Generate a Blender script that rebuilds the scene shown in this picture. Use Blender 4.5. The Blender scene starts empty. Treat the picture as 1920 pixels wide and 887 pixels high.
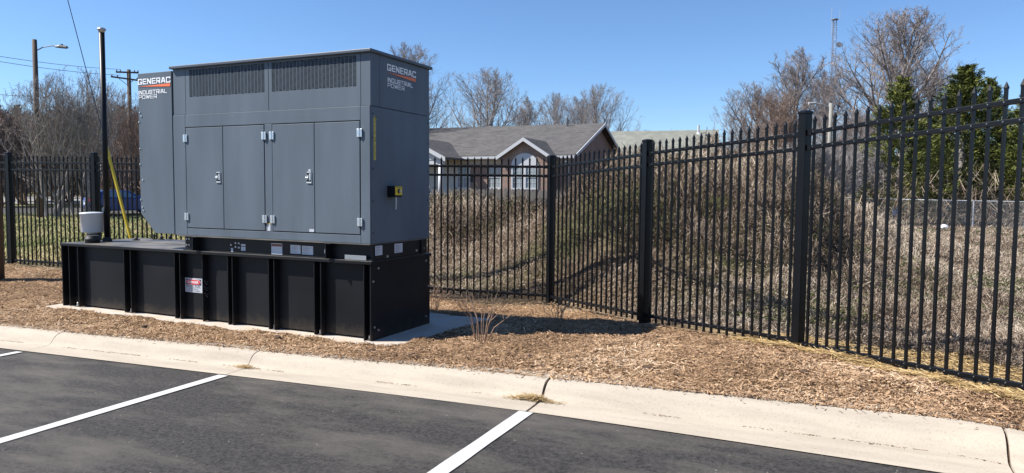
import bpy, bmesh, math, random
import numpy as np
from mathutils import Vector, Matrix

# ------------------------------------------------------------------ camera, sky, sun
scene = bpy.context.scene
COL = scene.collection
F, YAW, PITCH, ROLL = 1334.5135, -0.4317, -0.0641, 0.009
CAM = np.array([4.3607, -6.0051, 1.5687])

def cam_basis():
    cy, sy = math.cos(YAW), math.sin(YAW)
    f = np.array([sy*math.cos(PITCH), cy*math.cos(PITCH), math.sin(PITCH)])
    r = np.array([cy, -sy, 0.0]); u = np.cross(r, f)
    c, s = math.cos(ROLL), math.sin(ROLL)
    return c*r+s*u, -s*r+c*u, f
CR, CU, CF = cam_basis()
cam = bpy.data.cameras.new('camera'); cam_o = bpy.data.objects.new('camera', cam); COL.objects.link(cam_o)
cam.sensor_width = 36.0; cam.sensor_fit = 'HORIZONTAL'; cam.lens = F/1920*36
cam.clip_start = 0.05; cam.clip_end = 8000
cam_o.matrix_world = Matrix(((CR[0], CU[0], -CF[0], CAM[0]), (CR[1], CU[1], -CF[1], CAM[1]),
                             (CR[2], CU[2], -CF[2], CAM[2]), (0, 0, 0, 1)))
scene.camera = cam_o

SUN_EL = math.radians(46.5)
SUN_H = np.array([-0.888, -0.460])
TO_SUN = Vector((SUN_H[0]*math.cos(SUN_EL), SUN_H[1]*math.cos(SUN_EL), math.sin(SUN_EL))).normalized()
world = bpy.data.worlds.new('World'); scene.world = world; world.use_nodes = True
wn = world.node_tree.nodes; wl = world.node_tree.links
bg = wn['Background']; sky = wn.new('ShaderNodeTexSky'); sky.sky_type = 'NISHITA'
sky.sun_disc = False; sky.sun_elevation = SUN_EL
sky.sun_rotation = math.atan2(TO_SUN.x, TO_SUN.y)
sky.air_density = 0.9; sky.dust_density = 0.0; sky.ozone_density = 8.0; sky.altitude = 0
wl.new(sky.outputs[0], bg.inputs[0]); bg.inputs[1].default_value = 0.09
sun = bpy.data.lights.new('sun', 'SUN'); sun.energy = 5.0; sun.angle = math.radians(0.55); sun.color = (1, 0.95, 0.87)
sun_o = bpy.data.objects.new('sun', sun); COL.objects.link(sun_o)
sun_o.rotation_euler = TO_SUN.to_track_quat('Z', 'Y').to_euler(); sun_o.location = (-20, -15, 25)
scene.view_settings.view_transform = 'Standard'; scene.view_settings.look = 'None'
scene.view_settings.exposure = 0.9; scene.view_settings.gamma = 1.0
scene.view_settings.use_curve_mapping = False
scene.cycles.max_bounces = 6

def P(px, py, d):
    """world point seen at photo pixel (px, py) at depth d metres along the view axis"""
    return CAM + d*(CF + CR*(px-960)/F - CU*(py-443.5)/F)
def G(px, d):
    p = P(px, 358, d); return p[0], p[1]
def zat(px, py, d): return float(P(px, py, d)[2])

rng = np.random.default_rng(7)
random.seed(7)

# ------------------------------------------------------------------ materials
MATS = {}
def mat(name, color, rough=0.6, metal=0.0, var=0.0, scale=8.0, bump=0.0, bscale=60.0, var2=None, spec=0.5, coords='Object', stretch=(1, 1, 1)):
    m = bpy.data.materials.new(name); m.use_nodes = True
    nt = m.node_tree; b = nt.nodes['Principled BSDF']
    b.inputs['Roughness'].default_value = rough; b.inputs['Metallic'].default_value = metal
    b.inputs['Specular IOR Level'].default_value = spec
    b.inputs['Base Color'].default_value = (*color, 1)
    tc = nt.nodes.new('ShaderNodeTexCoord'); mp = nt.nodes.new('ShaderNodeMapping'); mp.inputs['Scale'].default_value = stretch
    nt.links.new(tc.outputs[coords], mp.inputs[0])
    if var > 0 or var2:
        n = nt.nodes.new('ShaderNodeTexNoise'); n.inputs['Scale'].default_value = scale; n.inputs['Detail'].default_value = 6
        nt.links.new(mp.outputs[0], n.inputs['Vector'])
        r = nt.nodes.new('ShaderNodeValToRGB')
        r.color_ramp.elements[0].position = 0.3; r.color_ramp.elements[1].position = 0.7
        lo = tuple(c*(1-var) for c in color); hi = var2 or tuple(min(1, c*(1+var)) for c in color)
        r.color_ramp.elements[0].color = (*lo, 1); r.color_ramp.elements[1].color = (*hi, 1)
        nt.links.new(n.outputs[0], r.inputs[0]); nt.links.new(r.outputs[0], b.inputs['Base Color'])
    if bump > 0:
        n2 = nt.nodes.new('ShaderNodeTexNoise'); n2.inputs['Scale'].default_value = bscale; n2.inputs['Detail'].default_value = 4
        nt.links.new(mp.outputs[0], n2.inputs['Vector'])
        bp = nt.nodes.new('ShaderNodeBump'); bp.inputs['Strength'].default_value = bump; bp.inputs['Distance'].default_value = 0.01
        nt.links.new(n2.outputs[0], bp.inputs['Height']); nt.links.new(bp.outputs[0], b.inputs['Normal'])
    MATS[name] = m
    return m

def ramp_mat(name, stops, rough=0.8, spec=0.2, trans=0.0):
    """per-piece colour from a random 'tint' value stored on each chip, strand or leaf"""
    m = bpy.data.materials.new(name); m.use_nodes = True
    nt = m.node_tree; b = nt.nodes['Principled BSDF']; b.inputs['Roughness'].default_value = rough
    b.inputs['Specular IOR Level'].default_value = spec
    a = nt.nodes.new('ShaderNodeAttribute'); a.attribute_name = 'tint'
    r = nt.nodes.new('ShaderNodeValToRGB'); el = r.color_ramp.elements
    while len(el) < len(stops): el.new(0.5)
    for e, (p, c) in zip(el, stops): e.position = p; e.color = (*c, 1)
    nt.links.new(a.outputs['Fac'], r.inputs[0]); nt.links.new(r.outputs[0], b.inputs['Base Color'])
    MATS[name] = m
    return m

mat('paint_grey', (0.107, 0.133, 0.162), rough=0.5, var=0.12, scale=1.5, stretch=(2.2, 2.2, 0.5), bump=0.03, bscale=180, spec=0.22)
mat('paint_lid', (0.085, 0.102, 0.125), spec=0.25, rough=0.45, var=0.08, scale=2)
mat('gasket', (0.008, 0.009, 0.012), rough=0.8)
mat('interior', (0.012, 0.016, 0.026), rough=0.7)
mat('tank_black', (0.0085, 0.0095, 0.0118), rough=0.5, var=0.35, scale=1.7, bump=0.05, bscale=60, spec=0.2)
def mud_splash():
    nt = MATS['tank_black'].node_tree; b = nt.nodes['Principled BSDF']; src = b.inputs['Base Color'].links[0].from_socket
    tc = nt.nodes.new('ShaderNodeTexCoord'); sp = nt.nodes.new('ShaderNodeSeparateXYZ'); nt.links.new(tc.outputs['Object'], sp.inputs[0])
    n = nt.nodes.new('ShaderNodeTexNoise'); n.inputs['Scale'].default_value = 9; n.inputs['Detail'].default_value = 8; n.inputs['Roughness'].default_value = 0.75; nt.links.new(tc.outputs['Object'], n.inputs[0])
    a = nt.nodes.new('ShaderNodeMath'); a.operation = 'MULTIPLY_ADD'; a.inputs[1].default_value = 0.75; nt.links.new(n.outputs[0], a.inputs[0])
    c = nt.nodes.new('ShaderNodeMath'); c.operation = 'MULTIPLY'; c.inputs[1].default_value = -2.0; nt.links.new(sp.outputs[2], c.inputs[0]); nt.links.new(c.outputs[0], a.inputs[2])
    r = nt.nodes.new('ShaderNodeValToRGB'); r.color_ramp.elements[0].position = 0.10; r.color_ramp.elements[1].position = 0.48; r.color_ramp.elements[0].color = (0, 0, 0, 1); r.color_ramp.elements[1].color = (0.55, 0.55, 0.55, 1)
    nt.links.new(a.outputs[0], r.inputs[0]); mx = nt.nodes.new('ShaderNodeMix'); mx.data_type = 'RGBA'; nt.links.new(r.outputs[0], mx.inputs['Factor']); nt.links.new(src, mx.inputs['A']); mx.inputs['B'].default_value = (0.085, 0.062, 0.042, 1)
    nt.links.new(mx.outputs['Result'], b.inputs['Base Color'])
mud_splash()
mat('tank_top', (0.075, 0.078, 0.082), rough=0.42, var=0.4, scale=2.5, var2=(0.20, 0.18, 0.15))  # pale with dust, and with sunlight on upper faces put into the colour
mat('frame_black', (0.007, 0.008, 0.0105), rough=0.42, var=0.2, scale=4, spec=0.25)
mat('fence_black', (0.0042, 0.0050, 0.0068), rough=0.36, var=0.3, scale=3, spec=0.22)
mat('zinc', (0.62, 0.64, 0.66), rough=0.32, metal=0.75, var=0.12, scale=40)
mat('steel', (0.45, 0.46, 0.47), rough=0.4, metal=0.8)
mat('rivet', (0.22, 0.23, 0.25), rough=0.35, metal=0.7)
mat('white_sticker', (0.50, 0.53, 0.58), rough=0.4)
mat('white_letter', (0.80, 0.82, 0.84), rough=0.5)
mat('grey_print', (0.20, 0.21, 0.25), rough=0.5)
mat('black_print', (0.02, 0.02, 0.03), rough=0.5)
mat('orange', (0.80, 0.17, 0.055), rough=0.5)
mat('sign_red', (0.65, 0.04, 0.05), rough=0.45)
mat('yellow', (0.70, 0.51, 0.025), rough=0.45)
mat('tape_yellow', (0.62, 0.50, 0.10), rough=0.6, var=0.15, scale=30)
mat('brown_strip', (0.20, 0.07, 0.05), rough=0.6)
mat('pot_white', (0.55, 0.57, 0.60), rough=0.35)
mat('rubber', (0.012, 0.012, 0.014), rough=0.6)
mat('wood_pole', (0.085, 0.062, 0.048), rough=0.85, var=0.4, scale=6, bump=0.5, bscale=20, stretch=(1, 1, 0.08))
mat('pale_pole', (0.24, 0.23, 0.205), rough=0.8, var=0.15, scale=6, stretch=(1, 1, 0.1))
mat('wire', (0.05, 0.055, 0.065), rough=0.5)
mat('lamp_grey', (0.16, 0.17, 0.18), rough=0.5, metal=0.3)
mat('lamp_pale', (0.38, 0.38, 0.38), rough=0.4)
mat('trim_white', (0.50, 0.51, 0.53), rough=0.6)
mat('trim_cream', (0.42, 0.39, 0.33), rough=0.6)
mat('pane_blue', (0.10, 0.15, 0.24), rough=0.08)
mat('pane_pale', (0.27, 0.31, 0.33), rough=0.2)
mat('plank_wood', (0.16, 0.145, 0.13), rough=0.9, var=0.4, scale=5, bump=0.3, bscale=30, stretch=(1, 1, 0.15))
mat('galv', (0.42, 0.46, 0.50), rough=0.45, metal=0.5)
mat('car_blue', (0.028, 0.060, 0.21), rough=0.22)
mat('car_glass', (0.16, 0.24, 0.34), rough=0.05)  # pale blue paints the reflected sky into the glass colour
mat('tail_red', (0.45, 0.015, 0.03), rough=0.25)
mat('tower_steel', (0.22, 0.25, 0.32), rough=0.5)
mat('bark', (0.245, 0.210, 0.195), rough=0.9, var=0.35, scale=3)
mat('bark_grey', (0.275, 0.248, 0.235), rough=0.9, var=0.3, scale=3)
mat('bark_brown', (0.215, 0.155, 0.125), rough=0.9, var=0.35, scale=3)
mat('cane', (0.26, 0.17, 0.115), rough=0.8, var=0.3, scale=20)
mat('rock', (0.50, 0.36, 0.24), rough=0.85, var=0.25, scale=14, bump=0.4, bscale=30)
mat('bag_white', (0.75, 0.75, 0.76), rough=0.5)
mat('clod', (0.075, 0.045, 0.028), rough=0.95, var=0.4, scale=30)
mat('sheet_blue', (0.30, 0.38, 0.50), rough=0.5)
ramp_mat('chips', [(0.0, (0.065, 0.037, 0.022)), (0.2, (0.19, 0.117, 0.068)), (0.55, (0.375, 0.240, 0.142)), (0.85, (0.49, 0.342, 0.215)), (1.0, (0.60, 0.47, 0.34))], rough=0.85)
ramp_mat('straw_mix', [(0.0, (0.26, 0.165, 0.065)), (0.5, (0.42, 0.29, 0.13)), (1.0, (0.55, 0.41, 0.22))], rough=0.7)
ramp_mat('vine_mix', [(0.0, (0.028, 0.020, 0.014)), (0.25, (0.115, 0.083, 0.062)), (0.5, (0.255, 0.196, 0.148)), (0.85, (0.40, 0.322, 0.245)), (1.0, (0.50, 0.43, 0.345))], rough=0.8)
ramp_mat('leaf_mix', [(0.0, (0.022, 0.028, 0.010)), (0.5, (0.060, 0.075, 0.022)), (1.0, (0.13, 0.14, 0.042))], rough=0.6)
ramp_mat('grass_mix', [(0.0, (0.09, 0.12, 0.035)), (0.45, (0.20, 0.225, 0.075)), (0.75, (0.36, 0.32, 0.15)), (1.0, (0.48, 0.39, 0.22))], rough=0.7)
ramp_mat('cedar_mix', [(0.0, (0.018, 0.026, 0.010)), (0.5, (0.105, 0.125, 0.031)), (1.0, (0.28, 0.27, 0.066))], rough=0.65)
ramp_mat('wood_mix', [(0.0, (0.08, 0.056, 0.045)), (0.6, (0.18, 0.13, 0.10)), (1.0, (0.30, 0.235, 0.19))], rough=0.9)

def brick_mat(name, c1, c2, mortar, scale, bw=0.5, rh=0.25, rough=0.85, msize=0.02):
    m = bpy.data.materials.new(name); m.use_nodes = True; nt = m.node_tree; b = nt.nodes['Principled BSDF']
    b.inputs['Roughness'].default_value = rough; b.inputs['Specular IOR Level'].default_value = 0.15
    tc = nt.nodes.new('ShaderNodeTexCoord'); br = nt.nodes.new('ShaderNodeTexBrick')
    br.inputs['Color1'].default_value = (*c1, 1); br.inputs['Color2'].default_value = (*c2, 1); br.inputs['Mortar'].default_value = (*mortar, 1)
    br.inputs['Scale'].default_value = scale; br.inputs['Brick Width'].default_value = bw; br.inputs['Row Height'].default_value = rh
    br.inputs['Mortar Size'].default_value = msize
    n = nt.nodes.new('ShaderNodeTexNoise'); n.inputs['Scale'].default_value = 1.2; n.inputs['Detail'].default_value = 8; n.inputs['Roughness'].default_value = 0.7
    mx = nt.nodes.new('ShaderNodeMix'); mx.data_type = 'RGBA'; mx.blend_type = 'MULTIPLY'; mx.inputs['Factor'].default_value = 0.55
    nt.links.new(tc.outputs['UV'], br.inputs['Vector']); nt.links.new(tc.outputs['Object'], n.inputs['Vector'])
    rr = nt.nodes.new('ShaderNodeValToRGB'); rr.color_ramp.elements[0].color = (0.55, 0.55, 0.55, 1); rr.color_ramp.elements[1].color = (1.35, 1.3, 1.25, 1)
    rr.color_ramp.elements[0].position = 0.3; rr.color_ramp.elements[1].position = 0.7
    nt.links.new(n.outputs[0], rr.inputs[0])
    nt.links.new(br.outputs['Color'], mx.inputs['A']); nt.links.new(rr.outputs[0], mx.inputs['B'])
    nt.links.new(mx.outputs['Result'], b.inputs['Base Color'])
    MATS[name] = m; return m
brick_mat('brick_wall', (0.30, 0.185, 0.145), (0.22, 0.13, 0.105), (0.36, 0.31, 0.27), 1.0, 0.22, 0.08, msize=0.012)
brick_mat('shingle', (0.128, 0.124, 0.124), (0.088, 0.086, 0.087), (0.056, 0.054, 0.055), 1.0, 0.34, 0.15, msize=0.012)
brick_mat('shingle_pale', (0.235, 0.245, 0.215), (0.20, 0.21, 0.185), (0.15, 0.155, 0.14), 1.0, 0.34, 0.15, msize=0.012)

def ground_mat(name, rough=0.9, bump=0.5, bscale=25, attr='Col', nscale=9.0, lo=0.6, hi=1.35):
    m = bpy.data.materials.new(name); m.use_nodes = True; nt = m.node_tree; b = nt.nodes['Principled BSDF']
    b.inputs['Roughness'].default_value = rough; b.inputs['Specular IOR Level'].default_value = 0.15
    a = nt.nodes.new('ShaderNodeAttribute'); a.attribute_name = attr
    tc = nt.nodes.new('ShaderNodeTexCoord')
    n = nt.nodes.new('ShaderNodeTexNoise'); n.inputs['Scale'].default_value = nscale; n.inputs['Detail'].default_value = 9; n.inputs['Roughness'].default_value = 0.7
    nt.links.new(tc.outputs['Object'], n.inputs['Vector'])
    rr = nt.nodes.new('ShaderNodeValToRGB'); rr.color_ramp.elements[0].color = (lo, lo, lo, 1); rr.color_ramp.elements[1].color = (hi, hi, hi, 1)
    rr.color_ramp.elements[0].position = 0.3; rr.color_ramp.elements[1].position = 0.7
    nt.links.new(n.outputs[0], rr.inputs[0])
    mx = nt.nodes.new('ShaderNodeMix'); mx.data_type = 'RGBA'; mx.blend_type = 'MULTIPLY'; mx.inputs['Factor'].default_value = 1.0
    nt.links.new(a.outputs['Color'], mx.inputs['A']); nt.links.new(rr.outputs[0], mx.inputs['B'])
    nt.links.new(mx.outputs['Result'], b.inputs['Base Color'])
    n2 = nt.nodes.new('ShaderNodeTexNoise'); n2.inputs['Scale'].default_value = bscale; n2.inputs['Detail'].default_value = 6
    nt.links.new(tc.outputs['Object'], n2.inputs['Vector'])
    bp = nt.nodes.new('ShaderNodeBump'); bp.inputs['Strength'].default_value = bump; bp.inputs['Distance'].default_value = 0.03
    nt.links.new(n2.outputs[0], bp.inputs['Height']); nt.links.new(bp.outputs[0], b.inputs['Normal'])
    MATS[name] = m; return m
ground_mat('ground_mix'); ground_mat('mulch_base', bscale=40, nscale=14, lo=0.5, hi=1.3)

def asphalt_mat():
    m = bpy.data.materials.new('asphalt'); m.use_nodes = True; nt = m.node_tree; b = nt.nodes['Principled BSDF']
    b.inputs['Roughness'].default_value = 0.82; b.inputs['Specular IOR Level'].default_value = 0.3
    tc = nt.nodes.new('ShaderNodeTexCoord')
    def noise(s, d, r=0.6, st=None):
        n = nt.nodes.new('ShaderNodeTexNoise'); n.inputs['Scale'].default_value = s; n.inputs['Detail'].default_value = d; n.inputs['Roughness'].default_value = r
        if st:
            mp = nt.nodes.new('ShaderNodeMapping'); mp.inputs['Scale'].default_value = st; mp.inputs['Rotation'].default_value = (0, 0, 0.35)
            nt.links.new(tc.outputs['Object'], mp.inputs[0]); nt.links.new(mp.outputs[0], n.inputs[0])
        else: nt.links.new(tc.outputs['Object'], n.inputs[0])
        return n
    def ramp(n, a, ca, bb, cb):
        r = nt.nodes.new('ShaderNodeValToRGB'); e = r.color_ramp.elements
        e[0].position = a; e[1].position = bb; e[0].color = (*ca, 1); e[1].color = (*cb, 1); nt.links.new(n.outputs[0], r.inputs[0]); return r
    fine = ramp(noise(38, 6, 0.9), 0.40, (0.010, 0.0098, 0.0098), 0.60, (0.062, 0.057, 0.054))
    dust = ramp(noise(0.9, 10, 0.74, (0.55, 1.9, 1)), 0.46, (0, 0, 0), 0.64, (0.9, 0.9, 0.9))
    mx = nt.nodes.new('ShaderNodeMix'); mx.data_type = 'RGBA'
    nt.links.new(dust.outputs[0], mx.inputs['Factor']); nt.links.new(fine.outputs[0], mx.inputs['A']); mx.inputs['B'].default_value = (0.098, 0.088, 0.078, 1)
    spk = nt.nodes.new('ShaderNodeTexVoronoi'); spk.inputs['Scale'].default_value = 15; nt.links.new(tc.outputs['Object'], spk.inputs[0])
    sp = ramp(spk, 0.06, (0.8, 0.8, 0.8), 0.10, (0, 0, 0))
    mask = ramp(noise(7, 2), 0.52, (0, 0, 0), 0.56, (1, 1, 1))
    mu = nt.nodes.new('ShaderNodeMath'); mu.operation = 'MULTIPLY'
    nt.links.new(sp.outputs[0], mu.inputs[0]); nt.links.new(mask.outputs[0], mu.inputs[1])
    mx2 = nt.nodes.new('ShaderNodeMix'); mx2.data_type = 'RGBA'
    nt.links.new(mu.outputs[0], mx2.inputs['Factor']); nt.links.new(mx.outputs['Result'], mx2.inputs['A']); mx2.inputs['B'].default_value = (0.26, 0.24, 0.21, 1)
    nt.links.new(mx2.outputs['Result'], b.inputs['Base Color'])
    n2 = noise(42, 7, 0.88); bp = nt.nodes.new('ShaderNodeBump'); bp.inputs['Strength'].default_value = 0.9; bp.inputs['Distance'].default_value = 0.006
    nt.links.new(n2.outputs[0], bp.inputs['Height']); nt.links.new(bp.outputs[0], b.inputs['Normal'])
    MATS['asphalt'] = m
asphalt_mat()

def concrete_mat(name, col, stain, rough=0.85, axis_stretch=(0.25, 1.6, 1.6)):
    m = bpy.data.materials.new(name); m.use_nodes = True; nt = m.node_tree; b = nt.nodes['Principled BSDF']
    b.inputs['Roughness'].default_value = rough; b.inputs['Specular IOR Level'].default_value = 0.25
    tc = nt.nodes.new('ShaderNodeTexCoord'); mp = nt.nodes.new('ShaderNodeMapping'); mp.inputs['Scale'].default_value = axis_stretch
    nt.links.new(tc.outputs['Object'], mp.inputs[0])
    n = nt.nodes.new('ShaderNodeTexNoise'); n.inputs['Scale'].default_value = 5; n.inputs['Detail'].default_value = 8; n.inputs['Roughness'].default_value = 0.65
    nt.links.new(mp.outputs[0], n.inputs[0])
    r = nt.nodes.new('ShaderNodeValToRGB'); e = r.color_ramp.elements
    e[0].position = 0.28; e[1].position = 0.62; e[0].color = (*stain, 1); e[1].color = (*col, 1)
    nt.links.new(n.outputs[0], r.inputs[0])
    n3 = nt.nodes.new('ShaderNodeTexNoise'); n3.inputs['Scale'].default_value = 70; n3.inputs['Detail'].default_value = 5; nt.links.new(tc.outputs['Object'], n3.inputs[0])
    r3 = nt.nodes.new('ShaderNodeValToRGB'); r3.color_ramp.elements[0].position = 0.25; r3.color_ramp.elements[1].position = 0.45
    r3.color_ramp.elements[0].color = (0.8, 0.78, 0.76, 1); r3.color_ramp.elements[1].color = (1, 1, 1, 1); nt.links.new(n3.outputs[0], r3.inputs[0])
    mx = nt.nodes.new('ShaderNodeMix'); mx.data_type = 'RGBA'; mx.blend_type = 'MULTIPLY'; mx.inputs['Factor'].default_value = 1
    nt.links.new(r.outputs[0], mx.inputs['A']); nt.links.new(r3.outputs[0], mx.inputs['B']); nt.links.new(mx.outputs['Result'], b.inputs['Base Color'])
    bp = nt.nodes.new('ShaderNodeBump'); bp.inputs['Strength'].default_value = 0.15; bp.inputs['Distance'].default_value = 0.01
    nt.links.new(n3.outputs[0], bp.inputs['Height']); nt.links.new(bp.outputs[0], b.inputs['Normal'])
    MATS[name] = m
concrete_mat('kerb_concrete', (0.43, 0.375, 0.305), (0.33, 0.288, 0.235))
concrete_mat('pad_concrete', (0.47, 0.44, 0.40), (0.46, 0.345, 0.24), axis_stretch=(1, 1, 1))
concrete_mat('far_concrete', (0.30, 0.29, 0.27), (0.25, 0.24, 0.225))
def stripe_mat():
    m = mat('stripe_white', (0.50, 0.50, 0.49), rough=0.7, var=0.0, bump=0.5, bscale=150)
    nt = m.node_tree; b = nt.nodes['Principled BSDF']
    tc = nt.nodes.new('ShaderNodeTexCoord'); n = nt.nodes.new('ShaderNodeTexNoise'); n.inputs['Scale'].default_value = 60; n.inputs['Detail'].default_value = 6; n.inputs['Roughness'].default_value = 0.8
    nt.links.new(tc.outputs['Object'], n.inputs[0]); r = nt.nodes.new('ShaderNodeValToRGB'); e = r.color_ramp.elements
    e[0].position = 0.27; e[1].position = 0.36; e[0].color = (0.2, 0.2, 0.2, 1); e[1].color = (0.50, 0.50, 0.49, 1)
    nt.links.new(n.outputs[0], r.inputs[0]); nt.links.new(r.outputs[0], b.inputs['Base Color'])
stripe_mat()

# ------------------------------------------------------------------ helpers
def new_obj(name, me, m=None, parent=None):
    o = bpy.data.objects.new(name, me); COL.objects.link(o)
    if me is not None and m is not None: me.materials.append(MATS[m] if isinstance(m, str) else m)
    if parent is not None: o.parent = parent
    return o
def tag(o, label=None, cat=None, group=None, kind=None):
    if label: o['label'] = label
    if cat: o['category'] = cat
    if group: o['group'] = group
    if kind: o['kind'] = kind
    return o
def empty(name, loc=(0, 0, 0), rz=0.0, parent=None):
    o = bpy.data.objects.new(name, None); COL.objects.link(o); o.location = loc; o.rotation_euler = (0, 0, rz)
    o.empty_display_size = 0.2
    if parent is not None: o.parent = parent
    return o
def child_at(o, parent):
    """parent o (built in world coordinates) under an Empty that is not at the origin"""
    o.parent = parent
    o.matrix_parent_inverse = (Matrix.Translation(parent.location) @ parent.rotation_euler.to_matrix().to_4x4()).inverted()
    return o
def mesh_np(name, V, Q, attr=None, aname='tint', smooth=False):
    V = np.ascontiguousarray(V, dtype=np.float32); Q = np.ascontiguousarray(Q, dtype=np.int32)
    me = bpy.data.meshes.new(name); k = Q.shape[1]
    me.vertices.add(len(V)); me.vertices.foreach_set('co', V.ravel())
    me.loops.add(Q.size); me.loops.foreach_set('vertex_index', Q.ravel())
    me.polygons.add(len(Q)); me.polygons.foreach_set('loop_start', np.arange(0, Q.size, k, dtype=np.int32))
    if smooth: me.polygons.foreach_set('use_smooth', np.ones(len(Q), dtype=bool))
    me.update(calc_edges=True)
    if attr is not None:
        attr = np.asarray(attr, dtype=np.float32)
        if attr.ndim == 1:
            a = me.attributes.new(aname, 'FLOAT', 'POINT'); a.data.foreach_set('value', attr)
        else:
            a = me.attributes.new(aname, 'FLOAT_COLOR', 'POINT'); a.data.foreach_set('color', attr.ravel())
    return me

class MB:
    def __init__(s): s.v = []; s.f = []
    def add(s, vs, fs):
        n = len(s.v); s.v.extend([tuple(map(float, v)) for v in vs]); s.f.extend([tuple(i+n for i in f) for f in fs]); return s
    def box(s, x0, x1, y0, y1, z0, z1):
        return s.add([(x0,y0,z0),(x1,y0,z0),(x1,y1,z0),(x0,y1,z0),(x0,y0,z1),(x1,y0,z1),(x1,y1,z1),(x0,y1,z1)],
                     [(0,3,2,1),(4,5,6,7),(0,1,5,4),(1,2,6,5),(2,3,7,6),(3,0,4,7)])
    def obox(s, c, ax, hx, ay, hy, az, hz):
        c = np.array(c, float); ax = np.array(ax, float); ay = np.array(ay, float); az = np.array(az, float)
        vs = [c+ax*hx*a+ay*hy*b+az*hz*d for d in (-1, 1) for a, b in ((-1,-1),(1,-1),(1,1),(-1,1))]
        return s.add(vs, [(0,3,2,1),(4,5,6,7),(0,1,5,4),(1,2,6,5),(2,3,7,6),(3,0,4,7)])
    def beam(s, a, b, w, h, up=(0, 0, 1)):
        a = np.array(a, float); b = np.array(b, float); d = b-a; L = np.linalg.norm(d); d = d/L
        up = np.array(up, float); sd = np.cross(d, up); sd /= np.linalg.norm(sd); u2 = np.cross(sd, d)
        return s.obox((a+b)/2, d, L/2, sd, w/2, u2, h/2)
    def prism(s, poly, axis, a0, a1):
        """extrude a polygon: axis 'y' takes (x,z), 'x' takes (y,z), 'z' takes (x,y)"""
        def pt(p, t): return {'y': (p[0], t, p[1]), 'x': (t, p[0], p[1]), 'z': (p[0], p[1], t)}[axis]
        n = len(poly); vs = [pt(p, a0) for p in poly]+[pt(p, a1) for p in poly]
        fs = [tuple(range(n)), tuple(range(2*n-1, n-1, -1))]+[(i, n+i, n+(i+1) % n, (i+1) % n) for i in range(n)]
        return s.add(vs, fs)
    def tube(s, pts, radii, n=8, caps=True):
        V, Q = tube_np(np.array(pts, float), np.array(radii, float) if hasattr(radii, '__len__') else np.full(len(pts), radii), n)
        k = len(s.v); s.v.extend(map(tuple, V)); s.f.extend([tuple(int(i)+k for i in q) for q in Q])
        if caps:
            s.f.append(tuple(k+i for i in range(n))[::-1]); s.f.append(tuple(k+(len(pts)-1)*n+i for i in range(n)))
        return s
    def lathe(s, prof, c=(0, 0, 0), n=20):
        k = len(s.v)
        for r, z in prof:
            for i in range(n):
                a = 2*math.pi*i/n; s.v.append((c[0]+r*math.cos(a), c[1]+r*math.sin(a), c[2]+z))
        for j in range(len(prof)-1):
            for i in range(n):
                a, b = k+j*n+i, k+j*n+(i+1) % n; s.f.append((a, b, b+n, a+n))
        s.f.append(tuple(k+i for i in range(n))[::-1]); s.f.append(tuple(k+(len(prof)-1)*n+i for i in range(n)))
        return s
    def build(s, name, m, parent=None, bevel=0.0, smooth=False, fix=True):
        me = bpy.data.meshes.new(name); me.from_pydata(s.v, [], s.f)
        if fix:
            bm = bmesh.new(); bm.from_mesh(me); bmesh.ops.recalc_face_normals(bm, faces=bm.faces); bm.to_mesh(me); bm.free()
        me.update()
        if smooth:
            for p in me.polygons: p.use_smooth = len(p.vertices) == 4
        o = new_obj(name, me, m, parent)
        if bevel > 0:
            b = o.modifiers.new('edge', 'BEVEL'); b.width = bevel; b.segments = 2; b.limit_method = 'ANGLE'; b.angle_limit = math.radians(40)
        return o

def tube_np(pts, rad, n):
    d = np.gradient(pts, axis=0); d /= np.linalg.norm(d, axis=1)[:, None]+1e-9
    ref = np.array([0.0, 0, 1]) if abs(d[0][2]) < 0.9 else np.array([1.0, 0, 0])
    a = np.cross(d, ref); a /= np.linalg.norm(a, axis=1)[:, None]+1e-9; b = np.cross(d, a)
    th = np.arange(n)*2*math.pi/n
    V = pts[:, None, :]+rad[:, None, None]*(np.cos(th)[None, :, None]*a[:, None, :]+np.sin(th)[None, :, None]*b[:, None, :])
    m = len(pts); i = np.arange(m-1)[:, None]*n; j = np.arange(n)[None, :]; j2 = (j+1) % n
    Q = np.stack([i+j, i+j2, i+n+j2, i+n+j], -1).reshape(-1, 4)
    return V.reshape(-1, 3), Q

def text_mesh(txt, w, h, bold=0.0, shear=0.0, th=0.002):
    cu = bpy.data.curves.new('lettering', 'FONT'); cu.body = txt; cu.size = 1; cu.offset = bold; cu.shear = shear; cu.resolution_u = 3
    o = bpy.data.objects.new('lettering', cu); COL.objects.link(o)
    dg = bpy.context.evaluated_depsgraph_get(); me = bpy.data.meshes.new_from_object(o.evaluated_get(dg))
    bpy.data.objects.remove(o); bpy.data.curves.remove(cu)
    V = np.array([v.co[:] for v in me.vertices]); mn = V.min(0); mx = V.max(0)
    for v in me.vertices:
        v.co.x = (v.co.x-mn[0])/(mx[0]-mn[0])*w; v.co.y = (v.co.y-mn[1])/(mx[1]-mn[1])*h; v.co.z = th
    return me
def lettering(txt, w, h, m, parent, origin, right, up=(0, 0, 1), bold=0.0, name='lettering', shear=0.0):
    me = text_mesh(txt, w, h, bold, shear)
    r = Vector(right); u = Vector(up); n = r.cross(u)
    M = Matrix(((r.x, u.x, n.x, origin[0]), (r.y, u.y, n.y, origin[1]), (r.z, u.z, n.z, origin[2]), (0, 0, 0, 1)))
    me.transform(M); me.name = name
    return new_obj(name, me, m, parent)

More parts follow.
